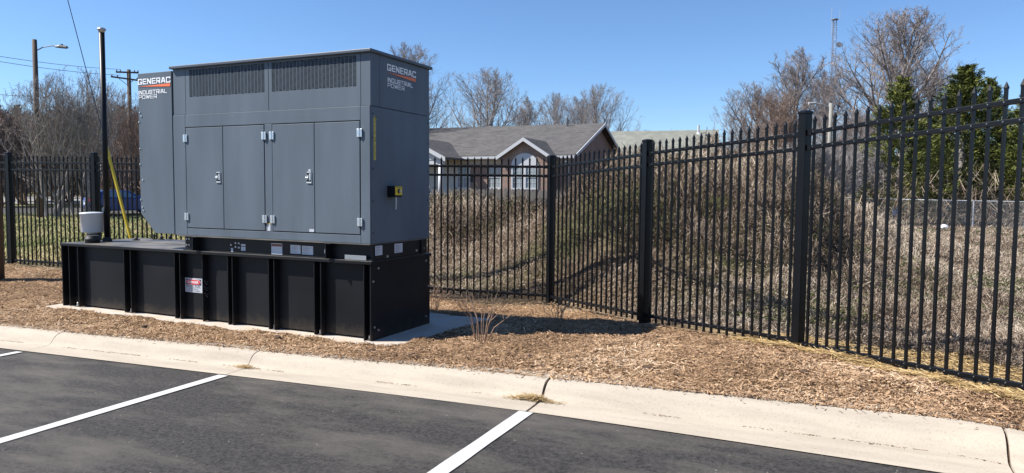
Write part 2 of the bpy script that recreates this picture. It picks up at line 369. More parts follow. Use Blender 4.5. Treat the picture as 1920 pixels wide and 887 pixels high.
GLYPH = {
 'G': [[(.84,.86),(.84,.93),(.76,1),(.1,1),(0,.9),(0,.1),(.1,0),(.76,0),(.84,.08),(.84,.40),(.52,.40)]], 'E': [[(.74,1),(0,1),(0,0),(.74,0)],[(0,.5),(.68,.5)]],
 'N': [[(0,0),(0,1),(.76,0),(.76,1)]], 'R': [[(0,0),(0,1),(.7,1),(.78,.9),(.78,.53),(.7,.43),(0,.43)],[(.42,.43),(.8,0)]], 'A': [[(0,0),(.3,1),(.52,1),(.82,0)],[(.12,.29),(.7,.29)]],
 'C': [[(.84,.82),(.84,.93),(.76,1),(.1,1),(0,.9),(0,.1),(.1,0),(.76,0),(.84,.07),(.84,.18)]], 'I': [[(0,0),(0,1)]], 'D': [[(0,0),(0,1),(.66,1),(.78,.88),(.78,.12),(.66,0),(0,0)]],
 'U': [[(0,1),(0,.1),(.1,0),(.68,0),(.78,.1),(.78,1)]], 'S': [[(.76,.74),(.76,.92),(.68,1),(.08,1),(0,.92),(0,.6),(.08,.52),(.68,.5),(.76,.42),(.76,.08),(.68,0),(.08,0),(0,.08),(0,.26)]],
 'T': [[(0,1),(.8,1)],[(.4,1),(.4,0)]], 'L': [[(0,1),(0,0),(.68,0)]], 'P': [[(0,0),(0,1),(.7,1),(.78,.9),(.78,.53),(.7,.43),(0,.43)]],
 'O': [[(.1,0),(0,.1),(0,.9),(.1,1),(.7,1),(.8,.9),(.8,.1),(.7,0),(.1,0)]], 'W': [[(0,1),(.24,0),(.5,.95),(.76,0),(1.0,1)]]}
def block_text(txt, w, h, t, m, parent, origin, right, name='lettering'):
    """square-cut display capitals built from thick strokes"""
    vs, fs = [], []; x = 0; k = 0; ratio = 0
    tot = sum(max(p[0] for st in GLYPH[c] for p in st)+t+0.16 for c in txt)-0.16; sx = w/tot; sy = h/(1+t); tx = t*0.95
    for c in txt:
        for st in GLYPH[c]:
            for a, b in zip(st[:-1], st[1:]):
                A = np.array([(x+a[0]+t/2)*sx, (a[1]+t/2)*sy]); B = np.array([(x+b[0]+t/2)*sx, (b[1]+t/2)*sy]); d = B-A; L = np.linalg.norm(d); d = d/L; n = np.array([-d[1], d[0]])
                hw = t/2*(sy*abs(n[1])+sx*abs(n[0])); e = t/2*(sx*abs(d[0])+sy*abs(d[1]))*(0.98 if abs(d[0]) < 0.02 or abs(d[1]) < 0.02 else 0.35)
                z = 0.0012+0.00004*(k % 13); k += 1; i0 = len(vs)
                for q in (A-d*e-n*hw, B+d*e-n*hw, B+d*e+n*hw, A-d*e+n*hw): vs.append((q[0], q[1], z))
                fs.append((i0, i0+1, i0+2, i0+3))
        x += max(p[0] for st in GLYPH[c] for p in st)+t+0.16
    me = bpy.data.meshes.new(name); me.from_pydata(vs, [], fs); r = Vector(right); u = Vector((0, 0, 1)); n = r.cross(u)
    me.transform(Matrix(((r.x, u.x, n.x, origin[0]), (r.y, u.y, n.y, origin[1]), (r.z, u.z, n.z, origin[2]), (0, 0, 0, 1))))
    return new_obj(name, me, m, parent)

def vnoise(x, y, seed=0):
    """smooth value noise on arrays"""
    xi = np.floor(x).astype(np.int64); yi = np.floor(y).astype(np.int64); fx = x-xi; fy = y-yi
    fx = fx*fx*(3-2*fx); fy = fy*fy*(3-2*fy)
    def h(a, b):
        n = (a*374761393+b*668265263+seed*1274126177) & 0x7fffffff
        n = ((n ^ (n >> 13))*1274126177) & 0x7fffffff
        return ((n ^ (n >> 16)) & 0xffff)/65535.0
    return (h(xi, yi)*(1-fx)+h(xi+1, yi)*fx)*(1-fy)+(h(xi, yi+1)*(1-fx)+h(xi+1, yi+1)*fx)*fy
def fbm(x, y, o=4, seed=0):
    t = 0; a = 0.5
    for i in range(o): t = t+a*vnoise(x*2**i+17*i, y*2**i-9*i, seed+i); a *= 0.5
    return t/(1-0.5**o)

# ------------------------------------------------------------------ ground heights
def lot_z(x):
    x = np.maximum(np.asarray(x, float), -14)
    return 0.100-0.0192*np.logaddexp(0, (2.5-x)/0.6)
FA = np.array([0.47, 3.8]); FB = np.array([2.27, 2.32]); FC = np.array([4.04, 1.1]); FD = np.array([5.71, -0.33]); FE = np.array([7.4, -1.75])
FL = np.array([-10.5, 2.6]); FSTEP = (FA-FL)/5
ctrl = []
for x in (-30, -16, -10, -6, -3, -1, 1, 2.5, 3.6, 5, 7, 12, 30): ctrl.append((x, -1.2, float(lot_z(x))+0.105 if x > -12 else float(lot_z(-10))+0.1))
for x in (-5.2, -3.5, -1.8, 0.0): ctrl += [(x, -0.22, 0.0), (x, 1.75, -0.005)]
ctrl += [(-5.25, 0.8, 0.0), (0.55, 0.8, 0.01), (0.6, 1.75, 0.0), (0.45, -0.2, 0.02), (1.2, 0.6, 0.06), (2.4, 0.4, 0.14), (3.5, 0.0, 0.2), (4.4, -0.2, 0.22)]
ctrl += [(FA[0], FA[1], -0.10), (1.37, 3.06, -0.05), (FB[0], FB[1], -0.01), (3.1, 1.7, 0.06), (FC[0], FC[1], 0.11), (4.9, 0.4, 0.15), (FD[0], FD[1], 0.19)]
for t in (-1, 0, 1, 2, 3, 4): q = FL+FSTEP*t; ctrl.append((q[0], q[1], 0.015-0.02*t))
def cp(px, lst):
    for d, z in lst:
        x, y = G(px, d); ctrl.append((x, y, z))
cp(-300, [(16, -0.05), (30, -0.12), (60, -0.15), (140, -0.2)])
cp(60, [(16, -0.06), (25, -0.12), (40, -0.14), (60, -0.16), (140, -0.2)])
cp(300, [(14, -0.05), (25, -0.12), (40, -0.14), (60, -0.14), (140, -0.2)])
cp(560, [(13, 0.0), (16, 0.4), (22, 0.5), (40, 0.2), (70, 0.2)])
cp(760, [(11.3, -0.12), (13, 0.1), (15, 0.7), (17, 1.1), (20, 0.95), (25, 0.8), (50, 0.7), (90, 0.8)])
cp(850, [(11.0, -0.14), (12.6, 0.05), (14.5, 0.65), (16.8, 1.02), (20, 0.9), (25, 0.8), (50, 0.7), (90, 0.8)])
cp(960, [(10.9, -0.13), (12.4, 0.1), (14.2, 0.6), (16.8, 0.92), (20, 0.8), (25, 0.8), (50, 0.7), (90, 0.8)])
cp(1040, [(10.4, -0.1), (12, 0.4), (14.2, 0.75), (16.5, 0.9), (20, 0.8), (25, 0.7)])
cp(1085, [(10.2, -0.05), (11.6, 0.5), (13.5, 1.25), (16, 1.5)])
cp(1130, [(9.8, -0.04), (11.2, 0.7), (13.2, 1.6), (16, 1.85), (20, 1.2), (25, 0.6)])
cp(1200, [(9.3, 0.0), (10.8, 0.8), (12.6, 1.7), (15, 2.12), (18, 2.05), (24, 1.0), (50, 0.5)])
cp(1330, [(8.5, 0.07), (10.2, 0.85), (12.2, 1.75), (14.5, 2.05), (17.5, 2.0), (24, 1.0), (50, 0.4), (90, 0.5)])
cp(1385, [(12.2, 1.5), (14, 1.75), (17, 1.75)])
cp(1440, [(7.9, 0.12), (9.8, 0.7), (11.6, 1.7), (13.2, 2.3), (15, 2.3), (18, 1.8), (23, 0.8)])
cp(1520, [(7.5, 0.12), (9.5, 0.5), (11.5, 1.15), (14, 1.75), (17, 1.5), (22, 0.6)])
cp(1600, [(7.1, 0.13), (9.5, 0.28), (12, 0.6), (15, 0.85), (19, 0.5), (26, 0.2), (50, 0.2)])
cp(1700, [(6.8, 0.14), (9.5, 0.2), (13, 0.36), (18, 0.32), (26, 0.2), (40, 0.2)])
cp(1900, [(6.2, 0.14), (9, 0.15), (14, 0.24), (20, 0.22), (30, 0.2), (60, 0.2)])
cp(2200, [(5.5, 0.15), (10, 0.1), (20, 0.15), (40, 0.2)])
for a in range(12): ctrl.append((400*math.cos(a*math.pi/6), 400*math.sin(a*math.pi/6), 0.0))
CT = np.array(ctrl)
def _solve():
    D = np.hypot(CT[:, None, 0]-CT[None, :, 0], CT[:, None, 1]-CT[None, :, 1])
    n = len(CT); A = np.zeros((n+1, n+1)); A[:n, :n] = -D-np.eye(n)*0.02; A[:n, n] = 1; A[n, :n] = 1
    return np.linalg.solve(A, np.r_[CT[:, 2], 0])
WGT = _solve()
def hz(x, y):
    x = np.atleast_1d(np.asarray(x, float)); y = np.atleast_1d(np.asarray(y, float)); out = np.empty(x.size); xf = x.ravel(); yf = y.ravel()
    for i in range(0, xf.size, 40000):
        s = slice(i, i+40000)
        out[s] = -np.hypot(xf[s, None]-CT[None, :, 0], yf[s, None]-CT[None, :, 1]) @ WGT[:-1]+WGT[-1]
    return out.reshape(x.shape)
def h1(x, y): return float(hz(x, y)[0])
def px_of(x, y):
    d = np.stack([x-CAM[0], y-CAM[1]], -1); f = d @ CF[:2]; r = d @ CR[:2]
    return np.where(f > 0.5, 960+F*r/np.maximum(f, 0.5), 5000.0*np.sign(r)), f

def fence_y(x):
    return np.interp(x, [FL[0]-20*FSTEP[0], FA[0], FB[0], FC[0], FD[0], FE[0], 14], [FL[1]-20*FSTEP[1], FA[1], FB[1], FC[1], FD[1], FE[1], -2.6])
def mound_bump(x, y):
    """lumpy vine heaps on the bank behind the fence"""
    w = np.clip((hz(x, y)-0.12)/0.8, 0, 1)
    beyond = np.clip((y-fence_y(x)-0.4)/0.9, 0, 1)*np.clip((px_of(np.asarray(x, float), np.asarray(y, float))[0]-560)/150, 0, 1)
    return beyond*((fbm(x*0.9, y*0.9, 3, 3)-0.5)*0.6*(0.2+w)+(fbm(x*2.6, y*2.6, 3, 5)-0.5)*0.5*(0.22+w))

# kerb plan: front (asphalt) edge, back (mulch) edge
def kerb_front(x): return np.interp(x, [-14, -3.4, -0.2, 2.5, 5.0, 5.3, 5.6, 6.0, 6.6, 7.4], [-1.66, -1.66, -1.69, -1.70, -1.72, -1.80, -2.0, -2.35, -3.0, -4.0])
def kerb_width(x): return np.interp(x, [-14, -3.4, 0.6, 2.5, 3.4, 5.2, 9], [0.40, 0.42, 0.40, 0.44, 0.48, 0.56, 0.56])
def kerb_back(x): return kerb_front(x)+kerb_width(x)
def kerb_rise(x): return np.interp(x, [-14, -3, 2.5, 5.5], [0.115, 0.12, 0.125, 0.15])

# ------------------------------------------------------------------ SETTING: ground, lot, kerb, mulch bed, pad
def axis_coords(lo, hi, step, far):
    core = np.arange(lo, hi+step, step); out = []; s = step; v = hi
    while v < far: s *= 1.22; v += s; out.append(v)
    out2 = []; s = step; v = lo
    while v > -far: s *= 1.22; v -= s; out2.append(v)
    return np.r_[np.array(out2[::-1]), core, np.array(out)]
def grid_quads(nx, ny):
    i = np.arange(nx-1)[:, None]; j = np.arange(ny-1)[None, :]
    a = i*ny+j
    return np.stack([a, a+ny, a+ny+1, a+1], -1).reshape(-1, 4)

def ground_color(x, y):
    px, d = px_of(x, y)
    n1 = fbm(x*0.5, y*0.5, 4, 11); n2 = fbm(x*1.7, y*1.7, 4, 12)
    lawn = np.array([0.16, 0.165, 0.065]); drylawn = np.array([0.30, 0.235, 0.125]); dry = np.array([0.13, 0.094, 0.066]); dark = np.array([0.042, 0.03, 0.022]); straw = np.array([0.42, 0.305, 0.16])
    green = np.array([0.075, 0.085, 0.03])
    w = np.clip((px-560)/160, 0, 1)[..., None]
    k = np.clip((n2-0.4)*4, 0, 1)[..., None]
    left = lawn*(1-k)+drylawn*k
    k2 = np.clip((n1-0.45)*5, 0, 1)[..., None]
    right = dry*(1-k2)+dark*k2
    k3 = np.clip((fbm(x*0.8+9, y*0.8, 3, 21)-0.56)*7, 0, 1)[..., None]
    right = right*(1-0.6*k3)+green*0.6*k3
    c = left*(1-w)+right*w
    df = y-fence_y(x)
    sw = np.clip(1-(df-0.4+(n2-0.5)*0.8)/0.6, 0, 1)[..., None]*np.interp(px, [500, 900, 1250, 1450], [0.55, 0.2, 0.25, 1.0])[..., None]
    c = c*(1-sw)+straw*sw
    return np.concatenate([c, np.ones(c.shape[:-1]+(1,))], -1)

gx = axis_coords(-24, 24, 0.24, 3500); gy = axis_coords(-1.4, 26, 0.24, 3500)
X, Y = np.meshgrid(gx, gy, indexing='ij')
Z = hz(X, Y)+mound_bump(X, Y)-0.025
front = np.clip((kerb_back(X)+0.1-Y)/0.3, 0, 1)
inmulch = (Y < fence_y(X)-0.15) & (Y > kerb_front(X))
Z = np.where(inmulch, Z-0.08, Z)
Z = Z*(1-front)+(lot_z(X)-0.45)*front
me = mesh_np('ground', np.stack([X, Y, Z], -1).reshape(-1, 3), grid_quads(len(gx), len(gy)), ground_color(X, Y).reshape(-1, 4), 'Col', smooth=True)
tag(new_obj('ground', me, 'ground_mix'), kind='structure')

# parking lot
lx = np.r_[np.arange(-60, -14, 2.0), np.arange(-14, 12.01, 0.25), np.arange(14, 50, 2.0)]
ly = np.r_[0, np.geomspace(0.05, 60, 40)]
X, Yo = np.meshgrid(lx, ly, indexing='ij'); Y = kerb_front(X)+0.05-Yo
Z = lot_z(X)+(fbm(X*0.5, Y*0.5, 2, 31)-0.5)*0.008
me = mesh_np('parking_lot', np.stack([X, Y, Z], -1).reshape(-1, 3), grid_quads(len(lx), len(ly)), smooth=True)
lot = tag(new_obj('parking_lot', me, 'asphalt'), kind='structure')
for k in range(-4, 4):
    xs = 2.497+k*2.743
    if k == 1: continue
    ys = np.linspace(-1.71, -7.2, 45); ww = 0.052
    V = []; wob = (vnoise(np.full(45, xs), ys*6, 3)-0.5)*0.006
    for y, w in zip(ys, wob):
        for s in (-1, 1):
            x = xs+s*(ww+w); V.append((x, y, float(lot_z(x))+0.007))
    V = np.array(V); n = len(ys); i = np.arange(n-1)*2
    me = mesh_np('painted_stripe', V, np.stack([i, i+2, i+3, i+1], -1))
    new_obj('painted_stripe', me, 'stripe_white', lot)

# kerb: concrete sections with a gutter pan and a rounded back, parted by open joints
kerb = tag(empty('kerb', (0, 0, 0)), kind='structure')
def kerb_profile(t):
    """t in 0..1 across -> (fraction of width, fraction of rise)"""
    pts = [(0, 0), (0.30, 0.03), (0.55, 0.07), (0.60, 0.12), (0.66, 0.38), (0.72, 0.68), (0.79, 0.88), (0.88, 0.98), (1.0, 1.0), (1.25, 0.98), (1.27, 0.3)]
    return pts
def kerb_section(x0, x1, seed):
    n = max(3, int((x1-x0)/0.12)); xs = np.linspace(x0, x1, n); prof = kerb_profile(0); V = []
    for i, x in enumerate(xs):
        yf, w, r = float(kerb_front(x)), float(kerb_width(x)), float(kerb_rise(x)); e = min(i, n-1-i)
        for j, (a, b) in enumerate(prof):
            sh = 0.0
            V.append((x, yf+a*w, float(lot_z(x))+0.006+b*r-sh+0.004*math.sin(x*1.7+seed)*(b > 0.5)))
    m = len(prof); Q = grid_quads(n, m)
    mb = MB(); mb.v = [tuple(v) for v in V]; mb.f = [tuple(map(int, q)) for q in Q]
    for e, rev in ((0, 1), (n-1, 0)):
        ring = [e*m+j for j in range(m)]; base = len(mb.v)
        mb.v += [tuple(V[i]) for i in ring]+[(xs[e], V[e*m+m-1][1], V[e*m][2]-0.2), (xs[e], V[e*m][1], V[e*m][2]-0.2)]
        f_ = tuple(range(base, base+m+2)); mb.f.append(f_ if rev else f_[::-1])
    return mb.build('kerb_section', 'kerb_concrete', kerb, smooth=True)
joints = [2.497+2.743*k for k in range(-5, 2)]+[7.3]
gap = {-5: .008, 2.497: .014}
for k, (a, b) in enumerate(zip(joints[:-1], joints[1:])):
    ga = 0.010 if abs(a-2.497) < .01 else (0.007 if a > 4 else 0.0035); gb = 0.010 if abs(b-2.497) < .01 else (0.007 if 5 < b < 6 else 0.0035)
    kerb_section(a+ga, b-gb, k)
mb = MB()
for x in joints[1:-1]:
    y0 = float(kerb_front(x)); w = float(kerb_width(x)); z = float(lot_z(x)); r = float(kerb_rise(x))
    pr = [(y0+a*w, z+b*r-0.012) for a, b in kerb_profile(0)][:-1]
    mb.prism([(y0, z-0.15)]+pr+[(y0+1.25*w, z-0.15)], 'x', x-0.02, x+0.02)
mb.build('joint_filler', 'clod', kerb)['kind'] = 'stuff'

# concrete pad under the tank
mb = MB(); mb.prism([(-5.13, -0.17), (-3.0, -0.2), (-1.2, -0.215), (0.36, -0.24), (0.62, 1.78), (-5.13, 1.78)], 'z', -0.14, 0.0)
tag(mb.build('concrete_pad', 'pad_concrete', bevel=0.012), kind='structure')
def in_pad(x, y, grow=0.0):
    return (x > -5.13-grow) & (x < 0.38+0.13*np.clip(y+0.2, 0, 2)+grow) & (y > -0.19-0.02*np.clip((x+5)/5, 0, 1)-grow) & (y < 1.78+grow)

# mulch bed
def mulch_z(x, y):
    n = (fbm(x*3, y*3, 4, 41)-0.5)*0.075+(fbm(x*14, y*14, 3, 42)-0.5)*0.03
    z = hz(x, y)+0.012+n
    edge = (fbm(x*2.2, y*2.2, 3, 43)-0.5)*0.22
    ip = in_pad(x, y, -0.05+edge*0.55)
    kb = kerb_back(x); near = np.clip((y-kb)/0.35, 0, 1)
    zk = lot_z(x)+kerb_rise(x)+0.004+n*0.25
    z = zk*(1-near)+z*near
    return np.where(ip, -0.06, z)
mu_x = np.arange(-16, 6.4, 0.05); mu_v = np.linspace(0, 1, 90)
X, V_ = np.meshgrid(mu_x, mu_v, indexing='ij')
y0 = kerb_back(X)+0.01+(fbm(X*5, X*0+3, 3, 44)-0.5)*0.06; y1 = np.maximum(fence_y(X)+0.15, y0+0.4)
Y = y0+(y1-y0)*V_**0.9
Z = mulch_z(X, Y)-np.clip((V_-0.93)/0.07, 0, 1)*0.09-np.where(V_ < 0.005, 0.05, 0)
base = np.array([0.25, 0.158, 0.086]); b2 = np.array([0.17, 0.104, 0.056]); sand = np.array([0.34, 0.23, 0.125])
k = np.clip((fbm(X*2, Y*2, 4, 45)-0.4)*4, 0, 1)[..., None]; c = base*(1-k)+b2*k
k = np.clip((Y-(fence_y(X)-0.35))/0.3, 0, 1)[..., None]*np.clip((X-1)/2, 0, 1)[..., None]; c = c*(1-k)+sand*k
me = mesh_np('mulch_bed', np.stack([X, Y, Z], -1).reshape(-1, 3), grid_quads(len(mu_x), len(mu_v)), np.concatenate([c, np.ones(c.shape[:-1]+(1,))], -1).reshape(-1, 4), 'Col', smooth=True)
tag(new_obj('mulch_bed', me, 'mulch_base'), kind='structure')

def strips(cx, cy, cz, yaw, pitch, L, W, tint, bend=0.0, roll=None, flat=False):
    """flat bent slivers (two quads each)"""
    n = len(cx); d = np.stack([np.cos(yaw)*np.cos(pitch), np.sin(yaw)*np.cos(pitch), np.sin(pitch)], -1)
    s = np.stack([-np.sin(yaw), np.cos(yaw), np.zeros(n)], -1)
    if roll is not None:
        u = np.cross(d, s); s = s*np.cos(roll)[:, None]+u*np.sin(roll)[:, None]
    c = np.stack([cx, cy, cz], -1); up = np.zeros((n, 3)); up[:, 2] = 1
    a = c-d*L[:, None]/2; b = c+up*(np.asarray(bend)*L)[:, None]; e = c+d*L[:, None]/2
    w = s*W[:, None]/2
    if flat: return np.stack([a-w*0.8, e-w*0.9, e+w*0.6, a+w], 1).reshape(-1, 3), np.arange(4*n).reshape(-1, 4), np.repeat(tint, 4)
    V = np.stack([a-w*0.6, a+w*0.6, b-w, b+w, e-w*0.5, e+w*0.5], 1).reshape(-1, 3)
    i = np.arange(n)[:, None]*6
    Q = np.concatenate([i+np.array([[0, 1, 3, 2]]), i+np.array([[2, 3, 5, 4]])], 1).reshape(-1, 4)
    return V, Q, np.repeat(tint, 6)

# loose chips on the bed
N = 185000
u = rng.random(N); x = -14+20.2*(u**0.75); v = rng.random(N)
ya = kerb_back(x)-0.015; yb = np.maximum(fence_y(x)+0.1, ya+0.3); y = ya+(yb-ya)*v**1.25
keep = ~in_pad(x, y, 0.03+(fbm(x*2.2, y*2.2, 3, 43)-0.5)*0.12-0.04)
x, y = x[keep], y[keep]; n = len(x)
big = rng.random(n) < 0.045
L = np.where(big, rng.uniform(0.05, 0.12, n), rng.uniform(0.012, 0.042, n)); W = np.where(big, rng.uniform(0.006, 0.014, n), rng.uniform(0.0035, 0.010, n))
z = mulch_z(x, y)+rng.uniform(0.002, 0.016, n)
near_kerb = y < kerb_back(x)+0.02
z = np.where(near_kerb, lot_z(x)+kerb_rise(x)+0.012, z)
ti = np.clip(rng.normal(0.53, 0.19, n)+(fbm(x*1.1, y*1.1, 3, 46)-0.5)*0.8, 0, 1)
V, Q, T = strips(x, y, z, rng.uniform(0, 2*math.pi, n), rng.normal(0, 0.28, n), L, W, ti, roll=rng.normal(0, 0.45, n), flat=True)
tag(new_obj('mulch_chips', mesh_np('mulch_chips', V, Q, T), 'chips'), kind='stuff')

# stray chips that spilled on to the kerb
N = 420; xs = rng.uniform(-6, 5.2, N); a_ = 1-np.abs(rng.normal(0, 0.10, N)); a_ = np.clip(a_, 0.80, 1)
V, Q, T = strips(xs, kerb_front(xs)+a_*kerb_width(xs), lot_z(xs)+kerb_rise(xs)*np.interp(a_, [0.79, 0.88, 1], [0.88, 0.98, 1.0])+0.014, rng.uniform(0, 6.28, N), rng.normal(0, 0.1, N), rng.uniform(0.012, 0.04, N), rng.uniform(0.003, 0.009, N), rng.random(N)*0.8)
tag(new_obj('spilled_chips', mesh_np('spilled_chips', V, Q, T), 'chips'), kind='stuff')
# straw strewn along the foot of the right-hand fence
N = 42000
t = 0.22+0.78*rng.random(N)**0.75; seg = np.array([FB, FC, FD, FE]); sx = np.interp(t*3, [0, 1, 2, 3], seg[:, 0]); sy = np.interp(t*3, [0, 1, 2, 3], seg[:, 1])
off = rng.uniform(-0.25, 1.05, N)*np.clip(t*2, 0.35, 1); x = sx+off*0.62; y = sy+off*0.78
z = np.where(off < 0.16, np.maximum(mulch_z(x, y), hz(x, y)-0.02), hz(x, y)+mound_bump(x, y)-0.02)+rng.uniform(0.0, 0.03, N)
V, Q, T = strips(x, y, z, rng.normal(math.atan2(-1.35, 1.7), 0.6, N), rng.normal(0, 0.12, N), rng.uniform(0.06, 0.24, N), rng.uniform(0.004, 0.009, N), rng.random(N), roll=rng.normal(0, 0.3, N), flat=True)
tag(new_obj('straw_litter', mesh_np('straw_litter', V, Q, T), 'straw_mix'), kind='stuff')

# ------------------------------------------------------------------ FUEL TANK under the generator
tank = tag(empty('fuel_tank', (-2.47, 0.58, 0)), 'long black steel base tank with upright ribs, sitting on a concrete pad', 'fuel tank')
def tp(mb, name, m, parent=None, **k):
    o = mb.build(name, m, None, **k)
    if name in ('plate_bolt', 'rib_bolt'): o['kind'] = 'stuff'
    return child_at(o, parent or tank) if (parent or tank).type == 'EMPTY' else parent_mesh(o, parent)
def parent_mesh(o, parent):
    """sub-part: parent mesh itself sits at the world origin of its thing"""
    o.parent = parent
    if parent.parent is not None: o.matrix_parent_inverse = Matrix.Identity(4)
    return o
HT = 0.832; D0 = 0.072
mb = MB().box(-4.90, -0.02, D0+0.004, 1.15, 0.035, 0.80).box(-4.90, -0.02, D0+0.05, 1.12, 0.0, 0.035)
tp(mb, 'tank_body', 'tank_black')
ribs = [-4.80, -4.62, -3.74, -3.62, -2.85, -2.76, -2.39, -1.99, -1.92, -1.38, -1.30, -0.74, -0.65, -0.09]
for x in ribs:
    mb = MB().prism([(-0.0, 0.004), (D0+0.01, 0.004), (D0+0.01, 0.795), (0.0, 0.795)], 'x', x-0.006, x+0.006)
    tp(mb, 'rib', 'tank_black', bevel=0.0015)
bays = [(-4.62, -3.74), (-3.62, -2.85), (-2.76, -2.39), (-2.39, -1.99), (-1.92, -1.38), (-1.30, -0.74), (-0.65, -0.09)]
for a, b in bays:
    tp(MB().box(a+0.012, b-0.012, D0-0.001, D0+0.006, 0.022, 0.793), 'side_panel', 'tank_black')
tp(MB().box(-4.945, -4.93, -0.002, 1.153, 0.0, 0.796), 'end_plate', 'tank_black', bevel=0.002)
tp(MB().box(-0.012, 0.003, -0.002, 1.153, 0.0, 0.796), 'end_plate', 'tank_black', bevel=0.002)
tp(MB().box(-4.955, 0.015, -0.012, 1.165, 0.797, HT-0.0025), 'top_plate', 'tank_black', bevel=0.003)
tp(MB().box(-4.951, 0.011, -0.008, 1.16, HT-0.0024, HT), 'lit_top_sheet', 'tank_top')  # thin pale skin added: dust, plus the sunlit top painted into its colour
# bolts in the end plate, anchors at the rib feet
mb = MB()
for y, z in ((0.12, 0.75), (1.06, 0.75), (0.12, 0.1), (1.06, 0.1), (0.03, 0.62), (0.05, 0.14), (1.11, 0.45)):
    mb.obox((0.008, y, z), (1, 0, 0), 0.006, (0, 1, 0), 0.010, (0, 0, 1), 0.010)
tp(mb, 'plate_bolt', 'steel')
for x in (-4.71, -3.68, -2.805, -1.955, -1.34, -0.695, -0.05):
    mb = MB().lathe([(0.024, 0.0), (0.024, 0.012), (0.011, 0.013), (0.011, 0.05), (0.006, 0.055)], (x, 0.045, 0.0), 6)
    tp(mb, 'anchor_bolt', 'zinc')
    tp(MB().box(x-0.04, x+0.04, 0.015, D0, 0.0, 0.008), 'anchor_foot', 'tank_black')
# bolt clusters on the single rib beside the danger sign
mb = MB()
for cz in (0.51, 0.44, 0.365):
    for dz, dy in ((0.018, 0.035), (-0.006, 0.05), (0.006, 0.075), (-0.022, 0.065)):
        mb.obox((-2.382, dy-0.01, cz+dz-0.05), (1, 0, 0), 0.004, (0, 1, 0), 0.0045, (0, 0, 1), 0.0045)
tp(mb, 'rib_bolt', 'steel')
# danger sign stuck to the side panel
sg = empty('danger_sign', (0, 0, 0)); sg.parent = tank; sg.matrix_parent_inverse = Matrix.Translation(tank.location).inverted()
SX0, SX1, SZ0, SZ1 = -2.75, -2.47, 0.325, 0.495; SY = D0-0.006
tag(sg, 'white notice with a red DANGER oval')
def sp(mb, name, m): o = mb.build(name, m); o.parent = sg; return o
sp(MB().box(SX0, SX1, SY, SY+0.004, SZ0, SZ1), 'sign_plate', 'white_sticker')
sp(MB().box(SX0+0.016, SX1-0.016, SY-0.0015, SY-0.0002, SZ1-0.080, SZ1-0.012), 'sign_band', 'black_print')
ell = [((SX0+SX1)/2+0.116*math.copysign(abs(math.cos(a))**0.7, math.cos(a)), SZ1-0.046+0.029*math.copysign(abs(math.sin(a))**0.9, math.sin(a))) for a in np.arange(32)*2*math.pi/32]
ell2 = [((SX0+SX1)/2+(x-(SX0+SX1)/2)*1.04, SZ1-0.046+(z-SZ1+0.046)*1.12) for x, z in ell]
sp(MB().prism(ell2, 'y', SY-0.003, SY-0.0017), 'oval_border', 'white_letter'); sp(MB().prism(ell, 'y', SY-0.0045, SY-0.0032), 'oval', 'sign_red')
R_ = (1, 0, 0)
lettering('DANGER', 0.175, 0.030, 'white_letter', sg, (SX0+0.052, SY-0.0035, SZ1-0.061), R_, bold=0.03)
lettering('DIESEL FUEL', 0.236, 0.027, 'grey_print', sg, (SX0+0.020, SY+0.001, SZ0+0.056), R_, bold=0.02)
lettering('NO SMOKING', 0.17, 0.014, 'grey_print', sg, (SX0+0.045, SY+0.001, SZ0+0.034), R_, bold=0.02)
lettering('NO OPEN FLAMES', 0.215, 0.014, 'grey_print', sg, (SX0+0.028, SY+0.001, SZ0+0.012), R_, bold=0.02)
# fittings on the tank top
for cx, cy, r in ((-4.84, 0.38, 0.085), (-4.62, 0.21, 0.092)):
    tp(MB().lathe([(r*0.94, 0), (r*0.94, 0.03), (r, 0.034), (r, 0.062), (r*0.9, 0.066), (r*0.9, 0.092), (r*0.82, 0.098)], (cx, cy, HT), 24), 'filler_cap', 'rubber', smooth=True)
tp(MB().lathe([(0.06, 0.0), (0.06, 0.02), (0.075, 0.03), (0.13, 0.034), (0.138, 0.045), (0.144, 0.275), (0.152, 0.280), (0.152, 0.298), (0.10, 0.306), (0.03, 0.31)], (-4.86, 0.38, HT+0.09), 28), 'spill_container', 'pot_white', smooth=True)
pipe = tp(MB().tube([(-4.69, 0.47, HT), (-4.69, 0.47, 3.65)], 0.036, 14), 'vent_pipe', 'frame_black', smooth=True)
tp(MB().lathe([(0.06, 0), (0.06, 0.035), (0.045, 0.05), (0.037, 0.06)], (-4.69, 0.47, HT), 14), 'pipe_collar', 'rubber')
vc = MB().lathe([(0.038, 3.63), (0.038, 3.655), (0.054, 3.662), (0.056, 3.675), (0.042, 3.69), (0.02, 3.698)], (-4.69, 0.47, 0), 18).build('vent_cap', 'steel', None, smooth=True)
child_at(vc, tank)
for cx, cy, r, hh in ((-4.55, 0.80, 0.035, 0.03), (-4.50, 1.05, 0.022, 0.07), (-4.38, 1.07, 0.03, 0.045), (-4.22, 1.08, 0.028, 0.05)):
    tp(MB().lathe([(r*1.5, 0), (r*1.5, 0.012), (r*0.7, 0.014), (r*0.7, hh), (r*0.35, hh+0.012)], (cx, cy, HT), 10), 'tank_fitting', 'rubber')
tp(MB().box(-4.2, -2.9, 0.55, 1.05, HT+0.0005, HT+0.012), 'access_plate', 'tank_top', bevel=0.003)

# ------------------------------------------------------------------ GENERATOR
gen = tag(empty('standby_generator', (-1.4, 0.58, HT)), 'large slate grey standby generator enclosure with four doors, on the black tank', 'generator')
def gp(mb, name, m, parent=None, **k):
    o = mb.build(name, m, None, **k)
    if name in ('frame_bolt', 'panel_screw'): o['kind'] = 'stuff'
    if parent is None: child_at(o, gen)
    else: o.parent = parent
    return o
def gsub(o, parent):
    o.parent = parent; return o
